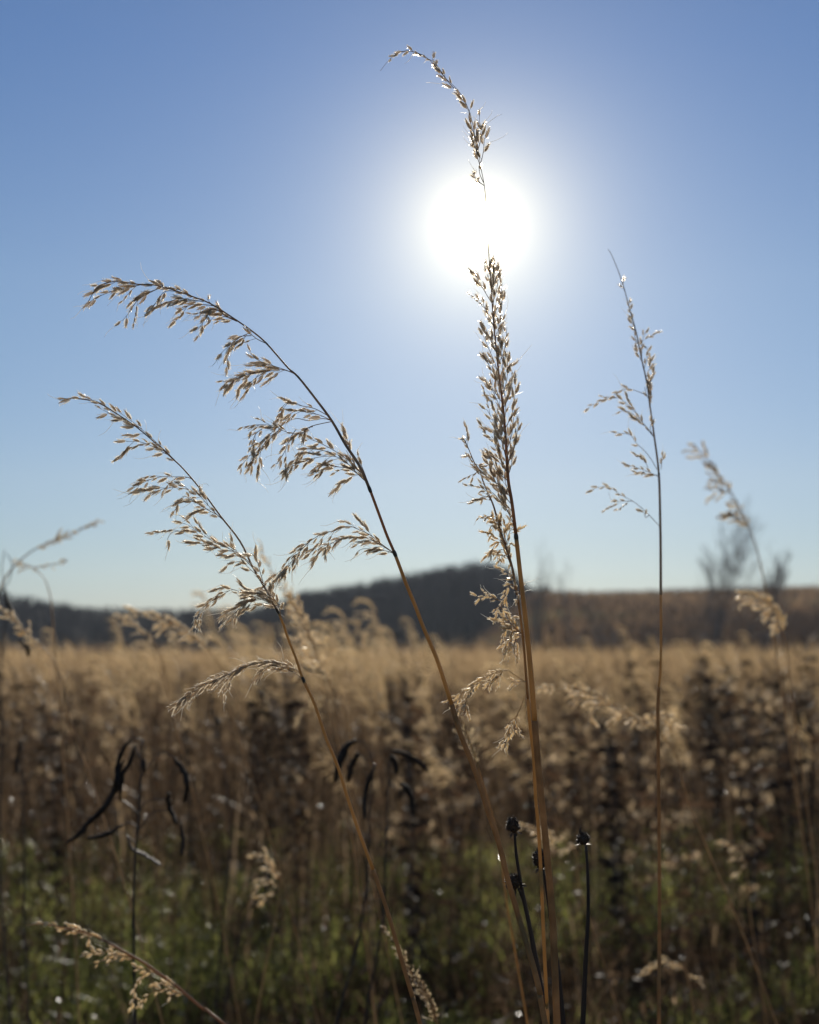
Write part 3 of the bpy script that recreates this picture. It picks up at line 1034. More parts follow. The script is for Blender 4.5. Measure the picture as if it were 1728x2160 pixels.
br(thB, 0.75, (701, 888), (676, 876), (651, 871), (630, 866), (612, 872), step=0.0034, sub=0.1, t0=0.15)
br(thB, 0.75, (690, 876), (664, 862), (636, 856), (612, 850), (598, 856), (590, 880), step=0.0036, sub=0.15, t0=0.1)
br(thB, 0.75, (701, 889), (657, 899), (639, 912), (618, 914), (599, 909), (578, 899), (547, 896), (523, 909), step=0.0026, sub=0.3, t0=0.2)
br(thB, 0.75, (625, 905), (612, 925), (600, 954), (584, 979), step=0.0034, sub=0.1)
br(thB, 0.75, (590, 905), (570, 925), (548, 955), (529, 980), step=0.0030, sub=0.2)
br(thB, 0.75, (660, 900), (645, 905), (636, 920), step=0.0030, sub=0.1)
br(thB, 0.75, (560, 900), (540, 915), (533, 935), (528, 950), step=0.0034, sub=0.1)
br(thB, 0.755, (774, 1018), (755, 1000), (737, 981), (716, 966), (694, 962), (664, 966), (639, 974), (615, 985), (602, 1002), step=0.0026, sub=0.3, t0=0.1)
br(thB, 0.755, (768, 1005), (740, 975), (706, 951), (676, 935), (651, 925), (637, 920), step=0.0038, sub=0.15, t0=0.12)
br(thB, 0.755, (700, 955), (680, 950), (658, 947), (640, 950), (622, 970), (603, 998), step=0.0030, sub=0.15, t0=0.1)
br(thB, 0.755, (770, 1012), (740, 990), (713, 985), (690, 984), (670, 998), step=0.0026, sub=0.3, t0=0.1)
br(thB, 0.755, (762, 1000), (750, 982), (738, 962), (730, 950), step=0.0032, sub=0.2, down=0.0)
br(thB, 0.75, (778, 1026), (772, 1005), (764, 985), (754, 965), step=0.0036, sub=0.0, down=0.0)
br(thB, 0.755, (833, 1168), (804, 1147), (780, 1128), (755, 1116), (734, 1110), (706, 1119), (676, 1128), (651, 1144), (633, 1156), (612, 1177), (596, 1199), (581, 1222), (569, 1250), step=0.0029, sub=0.28, t0=0.06)
br(thB, 0.76, (833, 1168), (804, 1150), (780, 1137), (755, 1133), (725, 1134), (700, 1146), (679, 1162), (662, 1178), step=0.0024, sub=0.25, t0=0.1)
br(thB, 0.76, (832, 1168), (815, 1162), (790, 1158), (765, 1158), (752, 1165), step=0.0034, sub=0.2, t0=0.1)
br(thB, 0.755, (655, 1140), (640, 1156), (622, 1175), (606, 1200), (600, 1212), step=0.0030, sub=0.2)

# ---- stalk C: tallest, passing in front of the sun
C_ = [(802, 150), (822, 125), (838, 114), (858, 108), (875, 110), (893, 117), (908, 128), (925, 146), (940, 165), (963, 187), (978, 208), (988, 230), (996, 256), (1003, 293), (1010, 323), (1015, 356),
      (1022, 393), (1026, 440), (1029, 500), (1033, 562), (1036, 600), (1039, 648), (1043, 697), (1048, 745), (1051, 776), (1056, 817), (1062, 866), (1067, 926), (1072, 1010), (1080, 1060),
      (1089, 1133), (1099, 1222), (1107, 1287), (1115, 1365), (1122, 1443), (1128, 1520), (1135, 1610), (1143, 1690), (1150, 1760), (1159, 1857), (1166, 1941), (1171, 2050), (1175, 2158)]
dC = 0.75
thC, ptsC = main_stalk('tallest grass stalk, its narrow upright seed head crossing in front of the sun', C_, dC, 0.75,
                       [(395, 'rachis', M['rachis'], 0.0001, 0.00022), (560, 'rachis', M['rachis'], 0.00022, 0.00028), (930, 'rachis', M['culm_red'], 0.00026, 0.00079), (1130, 'stem', M['culm_red'], 0.00092, 0.00112),
                        (1520, 'stem', M['culm'], 0.00132, 0.00172), (None, 'leaf_sheath', M['sheath'], 0.00198, 0.00238)],
                       [(1089, 1133, 0.0014)])
br(thC, 0.75, (893, 117), (875, 110), (858, 107), (838, 113), (822, 125), step=0.0038, sub=0.0, t0=0.1, size=0.005, down=0.0)
br(thC, 0.75, (945, 172), (930, 150), (920, 135), (912, 124), step=0.0030, sub=0.2, down=0.0, size=0.0062)
br(thC, 0.75, (965, 192), (952, 180), (938, 162), (930, 152), step=0.0028, sub=0.0, down=0.0)
br(thC, 0.75, (992, 240), (984, 222), (972, 205), step=0.003, sub=0.0, down=0.0)
for (x0, y0, x1, y1) in ((1003, 290, 990, 232), (1006, 300, 1012, 240), (1008, 318, 1018, 262), (1010, 330, 1000, 270), (1013, 350, 1022, 290), (1014, 352, 1003, 300), (1008, 322, 996, 285), (1020, 385, 1010, 350), (1022, 392, 1000, 366)):
    br(thC, 0.75, (x0, y0), ((x0 + x1) / 2 + (x1 - x0) * 0.25, (y0 + y1) / 2), (x1, y1), step=0.0042, sub=0.0, down=-0.1, t0=0.1, awn=0.5)


def axis_x(y):
    xs = sorted((q[1], q[0]) for q in C_)
    return float(np.interp(y, [a for a, _ in xs], [b for _, b in xs]))


for (y0, ln, side) in ((640, 60, -38), (640, 70, 24), (668, 70, 30), (690, 60, -30), (715, 85, 26), (745, 60, -26), (770, 80, 34), (790, 80, -30), (812, 70, -40), (836, 90, 28), (850, 50, -36),
                       (862, 80, 36), (880, 70, -28), (905, 90, 40), (918, 80, -34), (935, 70, -42), (950, 90, 30), (965, 80, -26), (980, 90, 38), (985, 80, 14), (996, 60, -30), (1005, 70, 20), (618, 50, 12), (606, 46, -14), (590, 34, 10), (655, 80, 6), (760, 90, 10), (820, 90, 12), (890, 90, 8), (950, 80, -8), (985, 80, -16)):
    xb = axis_x(y0)
    br(thC, 0.75, (xb, y0), (xb + side * 0.4, y0 - ln * 0.4), (axis_x(y0 - ln) + side * 0.8, y0 - ln), step=0.0038, sub=0.1, down=-0.05, spread=0.3, t0=0.12, awn=0.35)
# left fan of C
for p in (((1072, 1015), (1050, 995), (1040, 975), (1028, 962)), ((1078, 1050), (1055, 1025), (1035, 1010), (1015, 998)), ((1080, 1065), (1060, 1040), (1042, 1010), (1035, 985)),
          ((1082, 1080), (1062, 1055), (1050, 1020), (1050, 995)), ((1084, 1095), (1066, 1070), (1040, 1040), (1012, 1022)), ((1086, 1110), (1074, 1085), (1062, 1060), (1058, 1030)),
          ((1072, 1000), (1058, 980), (1040, 965), (1030, 960)), ((1080, 1058), (1070, 1030), (1064, 1005), (1066, 985))):
    br(thC, 0.75, *p, step=0.0033, sub=0.1, down=-0.05, spread=0.3, t0=0.12, awn=0.2)

# ---- stalk D: old ragged stalk just left of C
D_ = [(981, 931), (990, 950), (1000, 974), (1012, 993), (1021, 1020), (1039, 1061), (1047, 1087), (1062, 1138), (1076, 1180), (1084, 1213), (1094, 1274), (1102, 1333), (1107, 1385), (1112, 1455), (1119, 1533),
      (1126, 1598), (1130, 1680), (1136, 1748), (1142, 1857), (1147, 1978), (1154, 2122), (1156, 2158)]
dD = 0.775
thD, ptsD = main_stalk('thin ragged grass stalk with frayed old tufts, close beside the tallest stalk on its left', D_, dD, 0.765,
                       [(1213, 'rachis', M['rachis'], 0.0002, 0.0008), (1480, 'stem', M['sheath'], 0.00066, 0.00086), (None, 'stem', M['culm'], 0.00112, 0.00125)])
for p, kw in ((((990, 950), (982, 931), (978, 926)), {}), (((998, 970), (992, 962), (984, 964)), {}), (((1010, 992), (1000, 978), (1015, 983), (1022, 985)), {}), (((1012, 994), (1003, 998), (998, 1004)), {}),
              (((1039, 1061), (1030, 1048), (1018, 1048), (1008, 1054)), {}), (((1036, 1055), (1030, 1040), (1018, 1030)), {}),
              (((1062, 1138), (1048, 1110), (1036, 1090), (1022, 1094)), {}), (((1056, 1118), (1050, 1100), (1042, 1090), (1040, 1128)), {}), (((1068, 1150), (1062, 1125), (1050, 1105)), {}), (((1068, 1150), (1074, 1125), (1082, 1112)), {}),
              (((1072, 1172), (1060, 1145), (1045, 1148), (1035, 1172)), {}), (((1074, 1178), (1070, 1150), (1075, 1140)), {}), (((1076, 1185), (1062, 1160), (1050, 1165), (1050, 1182)), {}), (((1078, 1195), (1070, 1175), (1060, 1172), (1056, 1190)), {}),
              (((1086, 1225), (1078, 1215), (1070, 1200)), {}),
              (((1090, 1250), (1080, 1232), (1070, 1240), (1062, 1268)), {}), (((1062, 1268), (1050, 1266), (1034, 1258), (1006, 1260)), {}), (((1064, 1272), (1058, 1282), (1070, 1296), (1082, 1304)), {}),
              (((1090, 1252), (1096, 1250), (1094, 1240)), {}),
              (((1102, 1338), (1086, 1326), (1070, 1324), (1060, 1346)), {}), (((1100, 1334), (1084, 1332), (1078, 1340), (1076, 1380)), {}), (((1102, 1338), (1080, 1318), (1066, 1312)), {}), (((1104, 1340), (1092, 1340), (1086, 1352)), {}),
              (((1111, 1440), (1086, 1424), (1070, 1414), (1050, 1417), (1029, 1427), (1006, 1443), (982, 1458), (967, 1472), (953, 1487)), dict(t0=0.25, step=0.0019)), (((1060, 1416), (1050, 1430), (1034, 1440), (1028, 1450)), {}),
              (((1000, 1445), (990, 1460), (984, 1478), (982, 1490)), {}), (((1111, 1438), (1095, 1438), (1078, 1438)), {}),
              (((1109, 1465), (1098, 1492), (1091, 1507), (1078, 1525), (1072, 1549), (1062, 1580)), dict(t0=0.4, step=0.0022)), (((1092, 1507), (1086, 1525), (1084, 1545)), {})):
    k2 = dict(step=0.0019, sub=0.35, size=0.0050, spread=0.7, down=0.15, t0=0.1, awn=0.15, fuzz=6, seedmats=[M['pale'], M['glume'], M['hair']] if p[0][1] > 1090 else None); k2.update(kw)
    br(thD, 0.77, *p, **k2)

# ---- stalk E: right, slightly soft
E_ = [(1283, 525), (1294, 546), (1313, 596), (1329, 654), (1342, 700), (1352, 750), (1365, 809), (1371, 855), (1381, 926), (1390, 1001), (1393, 1105), (1394, 1210), (1394, 1397), (1390, 1450), (1388, 1500), (1389, 1600), (1391, 1800), (1391, 2000), (1390, 2158)]
dE = 0.96
thE, ptsE = main_stalk('thin straight grass stalk at right with a sparse pale seed head, slightly soft', E_, dE, 0.95,
                       [(1000, 'rachis', M['rachis'], 0.00018, 0.0008), (1250, 'rachis', M['rachis'], 0.0009, 0.0011), (1450, 'stem', M['culm'], 0.00092, 0.00106), (None, 'leaf_sheath', M['sheath'], 0.00139, 0.00172)],
                       [(1391, 1005, 0.0009)])
for p, kw in ((((1318, 615), (1314, 600), (1318, 592)), {}), (((1336, 680), (1330, 660), (1326, 640)), {}), (((1344, 705), (1336, 690), (1332, 672)), {}), (((1348, 730), (1340, 712), (1338, 696)), {}),
              (((1354, 762), (1344, 745), (1340, 735)), {}), (((1354, 756), (1354, 725), (1362, 700)), {}), (((1358, 780), (1366, 752), (1366, 732)), {}), (((1362, 800), (1370, 775), (1372, 745)), {}), (((1368, 835), (1372, 812), (1372, 790)), {}), (((1370, 845), (1362, 828), (1360, 815)), {}), (((1366, 815), (1374, 840), (1372, 815)), {}),
              (((1365, 834), (1338, 823), (1317, 821), (1296, 832)), dict(t0=0.3)),
              (((1381, 924), (1363, 901), (1342, 871), (1321, 851), (1300, 838), (1271, 844), (1244, 858)), dict(t0=0.12, sub=0.2)), (((1375, 915), (1350, 885), (1325, 868), (1304, 868)), dict(t0=0.2)), (((1378, 920), (1372, 905), (1374, 890)), {}),
              (((1386, 990), (1367, 959), (1342, 934), (1329, 917), (1304, 914)), dict(t0=0.5)), (((1388, 1005), (1367, 995), (1342, 986), (1315, 979)), dict(sub=0.3)), (((1370, 996), (1362, 975), (1350, 962), (1338, 958)), {}), (((1386, 1002), (1360, 1000), (1342, 998)), {}),
              (((1393, 1112), (1367, 1084), (1338, 1059), (1308, 1043), (1283, 1026), (1250, 1032)), dict(t0=0.5)), (((1370, 1086), (1362, 1092), (1358, 1080), (1344, 1080)), {}), (((1335, 1057), (1318, 1057), (1302, 1058)), {}), (((1395, 990), (1396, 975), (1398, 962)), {})):
    k2 = dict(step=0.0040, sub=0.08, size=0.0066, spread=0.35, down=0.0, t0=0.05, awn=0.3); k2.update(kw)
    br(thE, 0.955, *p, **k2)


# ---- blurred single stalks with plumes, each traced on its own
def soft_stalk(label, pix, d, branches, stem_m=None, seeds=None, r=(0.0003, 0.0010), size=0.0072, step=0.0036, name='grass_stalk', group='blurred grass stalks behind the in-focus ones', vdir=None, **kw):
    raw = [P(x, y, d) for x, y in pix]
    raw += to_ground(raw) if len(raw) > 2 else []
    pts = smooth_line(raw, 3)
    th = empty(name, pts[-1].copy(), label, 'grass stalk', group)
    mb = MB(); k = len(pts)
    mb.tube(pts, [r[0] + (r[1] - r[0]) * min(1, 2.2 * i / k) for i in range(k)], 6)
    mb.build('stem', stem_m or M['tanstem'], th)
    for b in branches:
        k2 = dict(step=step, size=size, fine=False, sub=0.25, spread=0.5, fuzz=0, awn=0.1, t0=0.05, down=0.15, ddep=0.0, r=0.0004)
        k2.update(kw)
        panicle_branch(th, b, d, seedmats=seeds or [M['pale'], M['glume'], M['hair']], **k2)
    return th


GB = [M['fluff'], M['pale'], M['hair']]
GD = [M['core'], M['fluff'], M['hair']]
soft_stalk('blurred grass stalk with a plume leaning left above the right-hand bare trees',
           [(1461, 936), (1492, 972), (1525, 1013), (1555, 1059), (1584, 1122), (1601, 1176), (1615, 1243), (1628, 1320), (1640, 1400)], 2.0,
           [((1530, 1025), (1505, 990), (1480, 955), (1461, 936)), ((1545, 1045), (1522, 1010), (1500, 982)), ((1540, 1040), (1520, 1035), (1495, 1026)), ((1555, 1062), (1535, 1040), (1515, 1028)),
            ((1585, 1122), (1568, 1092), (1550, 1060)), ((1578, 1108), (1550, 1090), (1520, 1092)), ((1582, 1118), (1560, 1088), (1540, 1076))], size=0.011, step=0.005, seeds=GB, r=(0.0004, 0.0013))
soft_stalk('grass stalk with three bright drooping tufts against the brown hillside at right',
           [(1566, 1252), (1600, 1262), (1630, 1290), (1650, 1330), (1665, 1400), (1672, 1480)], 1.7,
           [((1635, 1290), (1622, 1264), (1595, 1254), (1562, 1256)), ((1630, 1275), (1612, 1268), (1592, 1272)), ((1632, 1284), (1620, 1272), (1600, 1262), (1580, 1256)), ((1645, 1305), (1638, 1282), (1622, 1290), (1612, 1308)), ((1648, 1310), (1636, 1288), (1618, 1296)),
            ((1655, 1330), (1654, 1302), (1642, 1310), (1636, 1332)), ((1656, 1335), (1650, 1305), (1640, 1325))], size=0.0085, step=0.0028)
soft_stalk('grass stalk arching low right of the tallest stalk, its pale plume pointing left',
           [(1140, 1452), (1200, 1449), (1255, 1465), (1292, 1490), (1322, 1508), (1384, 1540), (1430, 1600), (1455, 1700)], 1.5,
           [((1290, 1488), (1255, 1465), (1218, 1455), (1180, 1448), (1138, 1453)), ((1255, 1467), (1225, 1464), (1208, 1482)), ((1300, 1492), (1275, 1480), (1252, 1492), (1246, 1515)), ((1340, 1512), (1322, 1502), (1290, 1498)), ((1345, 1515), (1318, 1506), (1300, 1520)),
            ((1330, 1530), (1350, 1518), (1384, 1505), (1412, 1513)), ((1335, 1535), (1355, 1532), (1372, 1526)), ((1400, 1548), (1420, 1530), (1405, 1550)), ((1385, 1540), (1360, 1516), (1330, 1512))], size=0.008, step=0.0026)
soft_stalk('pale grass seed head leaning left in the bottom left corner',
           [(54, 1952), (89, 1949), (127, 1955), (170, 1964), (202, 1975), (237, 1993), (272, 2013), (307, 2033), (339, 2056), (373, 2080), (399, 2103), (434, 2132), (475, 2162)], 1.05,
           [((237, 1992), (202, 1974), (170, 1962), (127, 1954), (89, 1948)), ((202, 1975), (180, 1972), (145, 1963), (128, 1966)), ((190, 1972), (186, 1985), (192, 2000)), ((289, 2022), (254, 2014), (220, 2008), (182, 2012)), ((285, 2022), (262, 2018), (230, 2022), (202, 2034)),
            ((270, 2014), (255, 2006), (240, 2002)), ((338, 2059), (312, 2050), (292, 2071), (283, 2097), (292, 2110)), ((318, 2046), (300, 2044), (283, 2039)), ((388, 2094), (370, 2084), (347, 2074), (321, 2074)), ((396, 2102), (365, 2088), (333, 2090), (312, 2100), (295, 2122)), ((392, 2100), (370, 2094), (350, 2110))],
           size=0.0062, step=0.0030, awn=0.15, sub=0.15, stem_m=M['culm_red'], r=(0.0004, 0.0014))
soft_stalk('brown fine-seeded plume crossing the foot of the left in-focus stalk',
           [(807, 1954), (837, 1991), (854, 2035), (874, 2061), (894, 2091), (914, 2121), (922, 2160)], 1.1,
           [((854, 2035), (837, 1991), (822, 1970), (807, 1954)), ((890, 2085), (868, 2050), (852, 2020), (840, 1998)), ((905, 2110), (880, 2085), (862, 2050)), ((915, 2130), (895, 2080), (878, 2058)), ((918, 2140), (898, 2110), (888, 2085)), ((921, 2160), (916, 2120), (900, 2090)), ((922, 2160), (908, 2140), (900, 2118))],
           size=0.0042, step=0.0026, seeds=GB, stem_m=M['sheath'])
soft_stalk('brown plume peeping out behind the dark sheath of the middle stalk',
           [(968, 1508), (984, 1540), (994, 1574), (1008, 1620), (1030, 1690), (1056, 1789), (1070, 1910)], 1.2,
           [((984, 1540), (976, 1520), (968, 1506)), ((1008, 1620), (998, 1580), (984, 1545)), ((1006, 1610), (1000, 1590), (990, 1566)), ((1000, 1590), (988, 1560), (978, 1532))], size=0.005, step=0.0028, seeds=GB, stem_m=M['culm'])
soft_stalk('broad tan plume rising behind the left in-focus stalk over the wooded hill',
           [(548, 1160), (575, 1210), (600, 1250), (625, 1290), (650, 1335), (672, 1400), (690, 1480)], 1.65,
           [((591, 1231), (570, 1200), (548, 1160)), ((625, 1285), (606, 1250), (588, 1222)), ((640, 1310), (618, 1270), (600, 1240)), ((655, 1340), (640, 1300), (622, 1262)), ((660, 1352), (638, 1320), (618, 1300)), ((668, 1372), (655, 1340), (648, 1305)), ((672, 1390), (650, 1368), (630, 1340)),
            ((676, 1400), (650, 1380), (625, 1388)), ((680, 1410), (690, 1380), (668, 1350)), ((684, 1430), (660, 1402), (632, 1408))], size=0.009, step=0.0036)
soft_stalk('short pale spike right beside the lowest branch of the left in-focus stalk',
           [(640, 1410), (665, 1415), (692, 1430), (705, 1480), (712, 1560)], 1.6, [((698, 1436), (680, 1420), (655, 1412), (638, 1410)), ((694, 1428), (672, 1418), (650, 1408))], size=0.007, step=0.003)
soft_stalk('pale plume bent over like a hook behind the left in-focus stem',
           [(622, 1530), (632, 1500), (660, 1482), (700, 1478), (727, 1490), (740, 1560), (745, 1650)], 1.9, [((727, 1486), (700, 1478), (665, 1482), (640, 1495), (622, 1528)), ((700, 1478), (670, 1486), (648, 1500))], size=0.008, step=0.0034, seeds=GB)
soft_stalk('tan plume slanting down from the left edge before the dark wood',
           [(-20, 1256), (0, 1277), (32, 1309), (65, 1342), (97, 1371), (130, 1430), (150, 1520)], 1.6,
           [((32, 1309), (8, 1286), (-20, 1256)), ((60, 1338), (36, 1316), (14, 1290)), ((75, 1352), (52, 1334), (30, 1306)), ((97, 1371), (75, 1352), (55, 1330))], size=0.0075, step=0.0032)
soft_stalk('narrow tan plume bending left, left of the broader bent plume before the wood',
           [(247, 1296), (276, 1313), (305, 1335), (325, 1355), (345, 1400), (356, 1470)], 1.9,
           [((290, 1323), (268, 1308), (247, 1296)), ((310, 1340), (290, 1324), (270, 1310)), ((325, 1358), (312, 1340), (292, 1326))], size=0.008, step=0.0034)
soft_stalk('broad tan plume bending left low before the dark wood at left',
           [(280, 1290), (331, 1303), (373, 1316), (406, 1339), (441, 1371), (470, 1420), (485, 1500)], 1.8,
           [((331, 1303), (305, 1296), (280, 1292)), ((373, 1316), (345, 1304), (315, 1300)), ((390, 1328), (360, 1314), (330, 1318)), ((406, 1339), (380, 1318), (345, 1310)), ((412, 1342), (385, 1332), (365, 1336)), ((441, 1371), (415, 1346), (385, 1326)), ((441, 1371), (425, 1352), (400, 1345))], size=0.009, step=0.0034)
soft_stalk('faint grey plume slanting up to the right against the sky at the left edge',
           [(211, 1098), (162, 1123), (110, 1141), (71, 1160), (35, 1190), (5, 1230), (-20, 1300)], 1.9,
           [((71, 1160), (110, 1141), (140, 1130), (162, 1122)), ((80, 1158), (110, 1145), (135, 1128)), ((160, 1122), (185, 1108), (212, 1098))], size=0.0085, step=0.005, seeds=GB, r=(0.0003, 0.0014), stem_m=M['sheath'])
soft_stalk('short faint plume against the sky below the slanting grey one at left',
           [(140, 1186), (105, 1192), (71, 1199), (90, 1215), (105, 1250), (112, 1310), (118, 1400)], 1.9,
           [((75, 1198), (105, 1192), (140, 1186)), ((85, 1208), (60, 1192), (30, 1186)), ((80, 1200), (62, 1196), (45, 1190))], size=0.0075, step=0.005, seeds=GB, r=(0.0003, 0.0012))
soft_stalk('small pale curled plume low at right above the green ground',
           [(1352, 2055), (1372, 2036), (1400, 2028), (1430, 2032), (1448, 2050), (1460, 2110), (1465, 2160)], 1.7,
           [((1446, 2048), (1425, 2032), (1398, 2028), (1370, 2038), (1352, 2056)), ((1448, 2052), (1462, 2062), (1480, 2064)), ((1440, 2044), (1410, 2030), (1388, 2030))], size=0.0065, step=0.0036)
soft_stalk('small pale zigzag plume at right in the dark weeds',
           [(1515, 1775), (1540, 1782), (1562, 1795), (1575, 1840), (1580, 1910)], 2.0,
           [((1560, 1796), (1540, 1782), (1515, 1775)), ((1570, 1802), (1560, 1812), (1545, 1812)), ((1576, 1818), (1568, 1830), (1555, 1842))], size=0.008, step=0.0036)
soft_stalk('pale plume lying behind the dark seed heads right of the tallest stalk',
           [(1098, 1740), (1130, 1752), (1165, 1762), (1190, 1775), (1215, 1800), (1225, 1880)], 1.8,
           [((1170, 1762), (1135, 1750), (1098, 1740)), ((1200, 1772), (1180, 1770), (1162, 1778)), ((1222, 1785), (1205, 1786), (1188, 1800)), ((1190, 1772), (1160, 1758), (1130, 1756))], size=0.008, step=0.0034)
soft_stalk('curled pale plume in the weeds left of the in-focus stalk foot',
           [(530, 1805), (550, 1806), (575, 1830), (592, 1858), (580, 1950), (560, 2040)], 1.7,
           [((590, 1858), (575, 1828), (552, 1804), (530, 1806)), ((588, 1870), (565, 1860), (540, 1872)), ((586, 1890), (570, 1885), (550, 1905)), ((592, 1856), (580, 1842), (562, 1832))], size=0.008, step=0.0036)


# ---- dark weeds with hanging pods
def podded(label, stems, pods, twigs, d):
    base = None
    lines = []
    for s in stems:
        raw = [P(x, y, d) for x, y in s]
        raw += to_ground(raw)
        lines.append(smooth_line(raw, 3))
    th = empty('podded_weed', lines[0][-1].copy(), label, 'dead weed', 'dark weeds with hanging pods')
    for l_ in lines:
        mb = MB(); k = len(l_)
        mb.tube(l_, [0.0007 + 0.0010 * min(1, 2 * i / k) + rnd.uniform(0, 0.0003) for i in range(k)], 7)
        mb.build('stem', M['weedstem'], th)
    for t in twigs:
        l_ = smooth_line([P(x, y, d + 0.01) for x, y in t], 3)
        mb = MB(); mb.tube(l_, [0.0007] * len(l_), 5); mb.build('twig', M['weedstem'], th)
    for p in pods:
        m = M['pod']
        if p[0] == 'pale': m = M['podpale']; p = p[1:]
        wid, p = p[0], p[1:]
        l_ = smooth_line([P(x, y, d + rnd.uniform(-0.01, 0.01)) for x, y in p], 5)
        k = len(l_)
        l_ = [q + rvec(0.0005) for q in l_]
        mb = MB()
        mb.tube(l_, [wid * (0.25 + 0.75 * math.sin(math.pi * (i + 0.6) / (k + 0.3)) ** 0.6) * rnd.uniform(0.85, 1.15) for i in range(k)], 7)
        mb.build('seed_pod', m, th)
    return th


podded('dark weed at left with long black pods hanging from its arching twigs',
       [[(300, 1560), (297, 1631), (294, 1718), (285, 1805), (282, 1962), (285, 2160)]],
       [(0.0035, (278, 1558), (257, 1586), (247, 1621), (247, 1649), (240, 1670), (216, 1708), (188, 1736), (163, 1763), (141, 1779)), (0.0030, (285, 1576), (275, 1607), (257, 1638), (254, 1687)),
        (0.0027, (257, 1741), (223, 1760), (183, 1770)), (0.0032, (369, 1600), (386, 1624), (395, 1656), (390, 1690)), (0.0030, (353, 1673), (358, 1704), (372, 1738)), (0.0026, (382, 1735), (386, 1770), (383, 1805)),
        ('pale', 0.0019, (268, 1763), (278, 1791), (313, 1809), (341, 1826)), (0.0024, (303, 1600), (304, 1625)), (0.002, (262, 1600), (250, 1640), (248, 1660))],
       [((300, 1562), (290, 1556), (278, 1558)), ((300, 1562), (308, 1568), (305, 1600)), ((297, 1640), (330, 1595), (350, 1588), (369, 1600)), ((294, 1718), (310, 1690), (353, 1686)), ((294, 1720), (276, 1700), (258, 1688)), ((288, 1780), (272, 1766), (268, 1763)), ((290, 1745), (275, 1735), (257, 1741)), ((290, 1760), (320, 1715), (360, 1712), (382, 1735)), ((297, 1600), (290, 1585), (285, 1576))], 1.35)
podded('two-stemmed dark weed between the left and middle stalks, its pods curling down',
       [[(790, 1610), (781, 1700), (778, 1780), (774, 1860), (764, 1941), (747, 2024), (725, 2100), (710, 2158)], [(824, 1594), (820, 1640), (817, 1700), (815, 1774), (812, 1860), (808, 1930), (794, 2024), (778, 2100), (770, 2158)]],
       [(0.0046, (752, 1560), (727, 1580), (714, 1614), (707, 1650)), (0.0041, (757, 1590), (742, 1612), (735, 1650)), (0.0035, (792, 1612), (777, 1654), (770, 1687), (769, 1727)), (0.0041, (824, 1594), (834, 1608), (837, 1632)),
        (0.0038, (844, 1650), (864, 1674), (874, 1716)), (0.0032, (827, 1584), (867, 1596), (904, 1627)), (0.0022, (735, 1580), (725, 1600), (716, 1625))],
       [((790, 1620), (775, 1575), (752, 1560)), ((822, 1610), (824, 1590), (827, 1584)), ((819, 1660), (830, 1645), (844, 1650)), ((786, 1640), (770, 1600), (757, 1590))], 1.55)
podded('tall blackish weed with bent-over top at the far left edge',
       [[(8, 1235), (14, 1290), (2, 1400), (4, 1560), (0, 1800), (6, 1960), (22, 2158)]],
       [(0.0028, (8, 1240), (20, 1280), (36, 1310), (44, 1340)), (0.0024, (4, 1240), (-8, 1275), (-12, 1310)), (0.003, (40, 1350), (58, 1368), (60, 1385))],
       [((8, 1240), (20, 1225), (26, 1190), (14, 1168)), ((10, 1235), (4, 1200), (10, 1160))], 1.8)
podded('thin dark weed stem with one knot, between the podded weeds',
       [[(445, 1440), (452, 1510), (470, 1600), (482, 1690), (487, 1770), (480, 1850), (468, 1930), (460, 2060), (455, 2158)]],
       [(0.0035, (450, 1512), (460, 1520), (464, 1530))], [((470, 1600), (460, 1585), (452, 1580))], 2.1)
podded('faint bluish-black weed stem left of the pods, reaching the bottom edge',
       [[(46, 1560), (50, 1700), (52, 1850), (50, 1950), (56, 2050), (62, 2158)]],
       [(0.003, (46, 1562), (36, 1600), (34, 1630))], [((50, 1660), (62, 1640), (70, 1630))], 1.9)
podded('dark weed stem leaning right behind the curled plume',
       [[(560, 1830), (545, 1880), (515, 1950), (495, 2020), (478, 2100), (470, 2158)]], [(0.003, (560, 1832), (568, 1850), (566, 1870))], [((545, 1880), (535, 1860), (530, 1850))], 1.9)


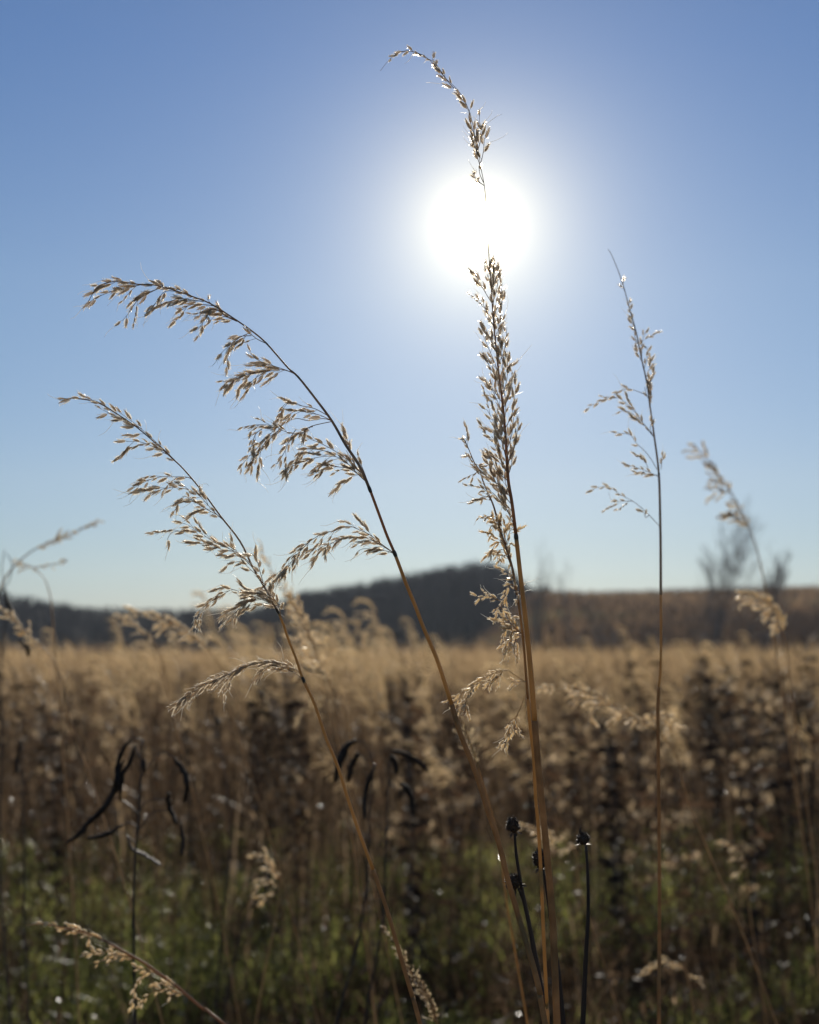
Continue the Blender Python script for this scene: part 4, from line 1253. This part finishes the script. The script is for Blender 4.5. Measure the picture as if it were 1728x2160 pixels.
# ---- dark dried flower heads on wiry stems
def cone_flower(label, c, w, h, stem, d, tilt=0.0, pale_bract=False):
    raw = [P(x, y, d) for x, y in stem]
    raw += to_ground(raw)
    pts = smooth_line(raw, 3)
    th = empty('dried_flower', pts[-1].copy(), label, 'dried flower', 'dark dried flower heads on wiry stems')
    mb = MB(); k = len(pts)
    mb.tube(pts, [0.00075 + 0.0009 * min(1, 2.5 * i / k) + rnd.uniform(0, 0.00012) for i in range(k)], 7)
    mb.build('stem', M['weedstem'], th)
    cc = P(c[0], c[1], d)
    rw = w / FP * d * 0.5; rh = h / FP * d * 0.5
    rot = Matrix.Rotation(tilt, 3, 'Y')
    mb = MB()
    nl, na = 9, 14
    vs = []
    for i in range(nl + 1):
        ph = math.pi * i / nl
        for j in range(na):
            a = 2 * math.pi * j / na
            k_ = 0.86 + rnd.uniform(-0.08, 0.08)
            v = Vector((math.sin(ph) * math.cos(a) * rw * k_, math.sin(ph) * math.sin(a) * rw * k_, -math.cos(ph) * rh * k_))
            vs.append(cc + rot @ v)
    fs = [(i * na + j, i * na + (j + 1) % na, (i + 1) * na + (j + 1) % na, (i + 1) * na + j) for i in range(nl) for j in range(na)]
    mb.add(vs, fs)
    for q in range(150):
        z = rnd.uniform(-0.7, 1); a = q * 2.39996
        s_ = math.sqrt(1 - z * z)
        n_ = Vector((s_ * math.cos(a), s_ * math.sin(a), z))
        b = cc + rot @ Vector((n_.x * rw * 0.82, n_.y * rw * 0.82, n_.z * rh * 0.82))
        dr = (rot @ (n_ + Vector((0, 0, 0.35)))).normalized()
        mb.tube([b, b + dr * rw * 0.22, b + dr * rw * rnd.uniform(0.3, 0.42)], [rw * 0.10, rw * 0.07, rw * 0.015], 4)
    mb.build('flower_head', M['cone'], th)
    br_ = MB()
    for q in range(7):
        a = q * 0.9 + 0.3
        n_ = Vector((math.cos(a), math.sin(a), -0.3))
        b = cc + rot @ Vector((n_.x * rw * 0.35, n_.y * rw * 0.35, -rh * 0.8))
        dr = (rot @ Vector((math.cos(a), math.sin(a), 0.35 if pale_bract else -0.15))).normalized()
        br_.flake(b, dr, dr.cross(rot @ Vector((0, 0, 1))).normalized(), rw * 0.95, rw * 0.4, 0, 0.45, 3)
    br_.build('bract', M['fluff'] if pale_bract else M['cone'], th)
    if pale_bract:
        sp = MB()
        tip = cc + Vector((-0.35 * rw, 0, rh * 2.0))
        sp.tube([cc + Vector((-0.2 * rw, 0, rh * 0.6)), (cc + tip) / 2 + Vector((-0.3 * rw, 0, rh * 0.3)), tip], [rw * 0.28, rw * 0.2, rw * 0.03], 5)
        sp.build('withered_petal', M['cone'], th)
    return th


cone_flower('dark notched dried flower head, topmost of the three near the tall stems', (1082, 1741), 28, 36, [(1086, 1756), (1089, 1800), (1098, 1857), (1106, 1900), (1117, 1953), (1130, 2020), (1143, 2090), (1154, 2158)], 0.80, -0.25)
cone_flower('spiky dark dried flower head against the middle stalk, lowest of the four', (1083, 1861), 34, 34, [(1094, 1874), (1108, 1912), (1120, 1965), (1133, 2038), (1145, 2098), (1157, 2158)], 0.80, -0.7)
cone_flower('tall oval dark dried flower head half hidden behind the tallest stalk', (1139, 1812), 30, 46, [(1146, 1833), (1154, 1881), (1164, 1953), (1178, 2050), (1189, 2158)], 0.80, -0.1)
cone_flower('small round dried flower head with a pointed withered petal, rightmost of the four', (1230, 1770), 27, 27, [(1236, 1782), (1240, 1845), (1241, 1929), (1237, 2002), (1233, 2086), (1230, 2158)], 0.80, -0.1, True)

print('objects', len(bpy.data.objects), 'polys', sum(len(m.polygons) for m in bpy.data.meshes))

# ------------------------------------------------------------------ the air
def haze():
    me = bpy.data.meshes.new('haze')
    x0, x1, y0, y1, z0, z1 = -900, 900, -60, 700, -12.0, 30.0
    v = [(x, y, z) for z in (z0, z1) for y in (y0, y1) for x in (x0, x1)]
    me.from_pydata(v, [], [(0, 2, 3, 1), (4, 5, 7, 6), (0, 1, 5, 4), (2, 6, 7, 3), (0, 4, 6, 2), (1, 3, 7, 5)])
    m = bpy.data.materials.new('haze_air'); m.use_nodes = True
    n, l = m.node_tree.nodes, m.node_tree.links
    n.clear()
    o_ = n.new('ShaderNodeOutputMaterial'); pv = n.new('ShaderNodeVolumePrincipled')
    pv.inputs['Color'].default_value = (0.75, 0.85, 1.0, 1)
    pv.inputs['Density'].default_value = 0.0002
    pv.inputs['Anisotropy'].default_value = 0.3
    l.new(pv.outputs[0], o_.inputs['Volume'])
    me.materials.append(m)
    o = bpy.data.objects.new('haze', me); col.objects.link(o)
    o['kind'] = 'stuff'
    o['label'] = 'thin blue winter haze over the far hills'


haze()
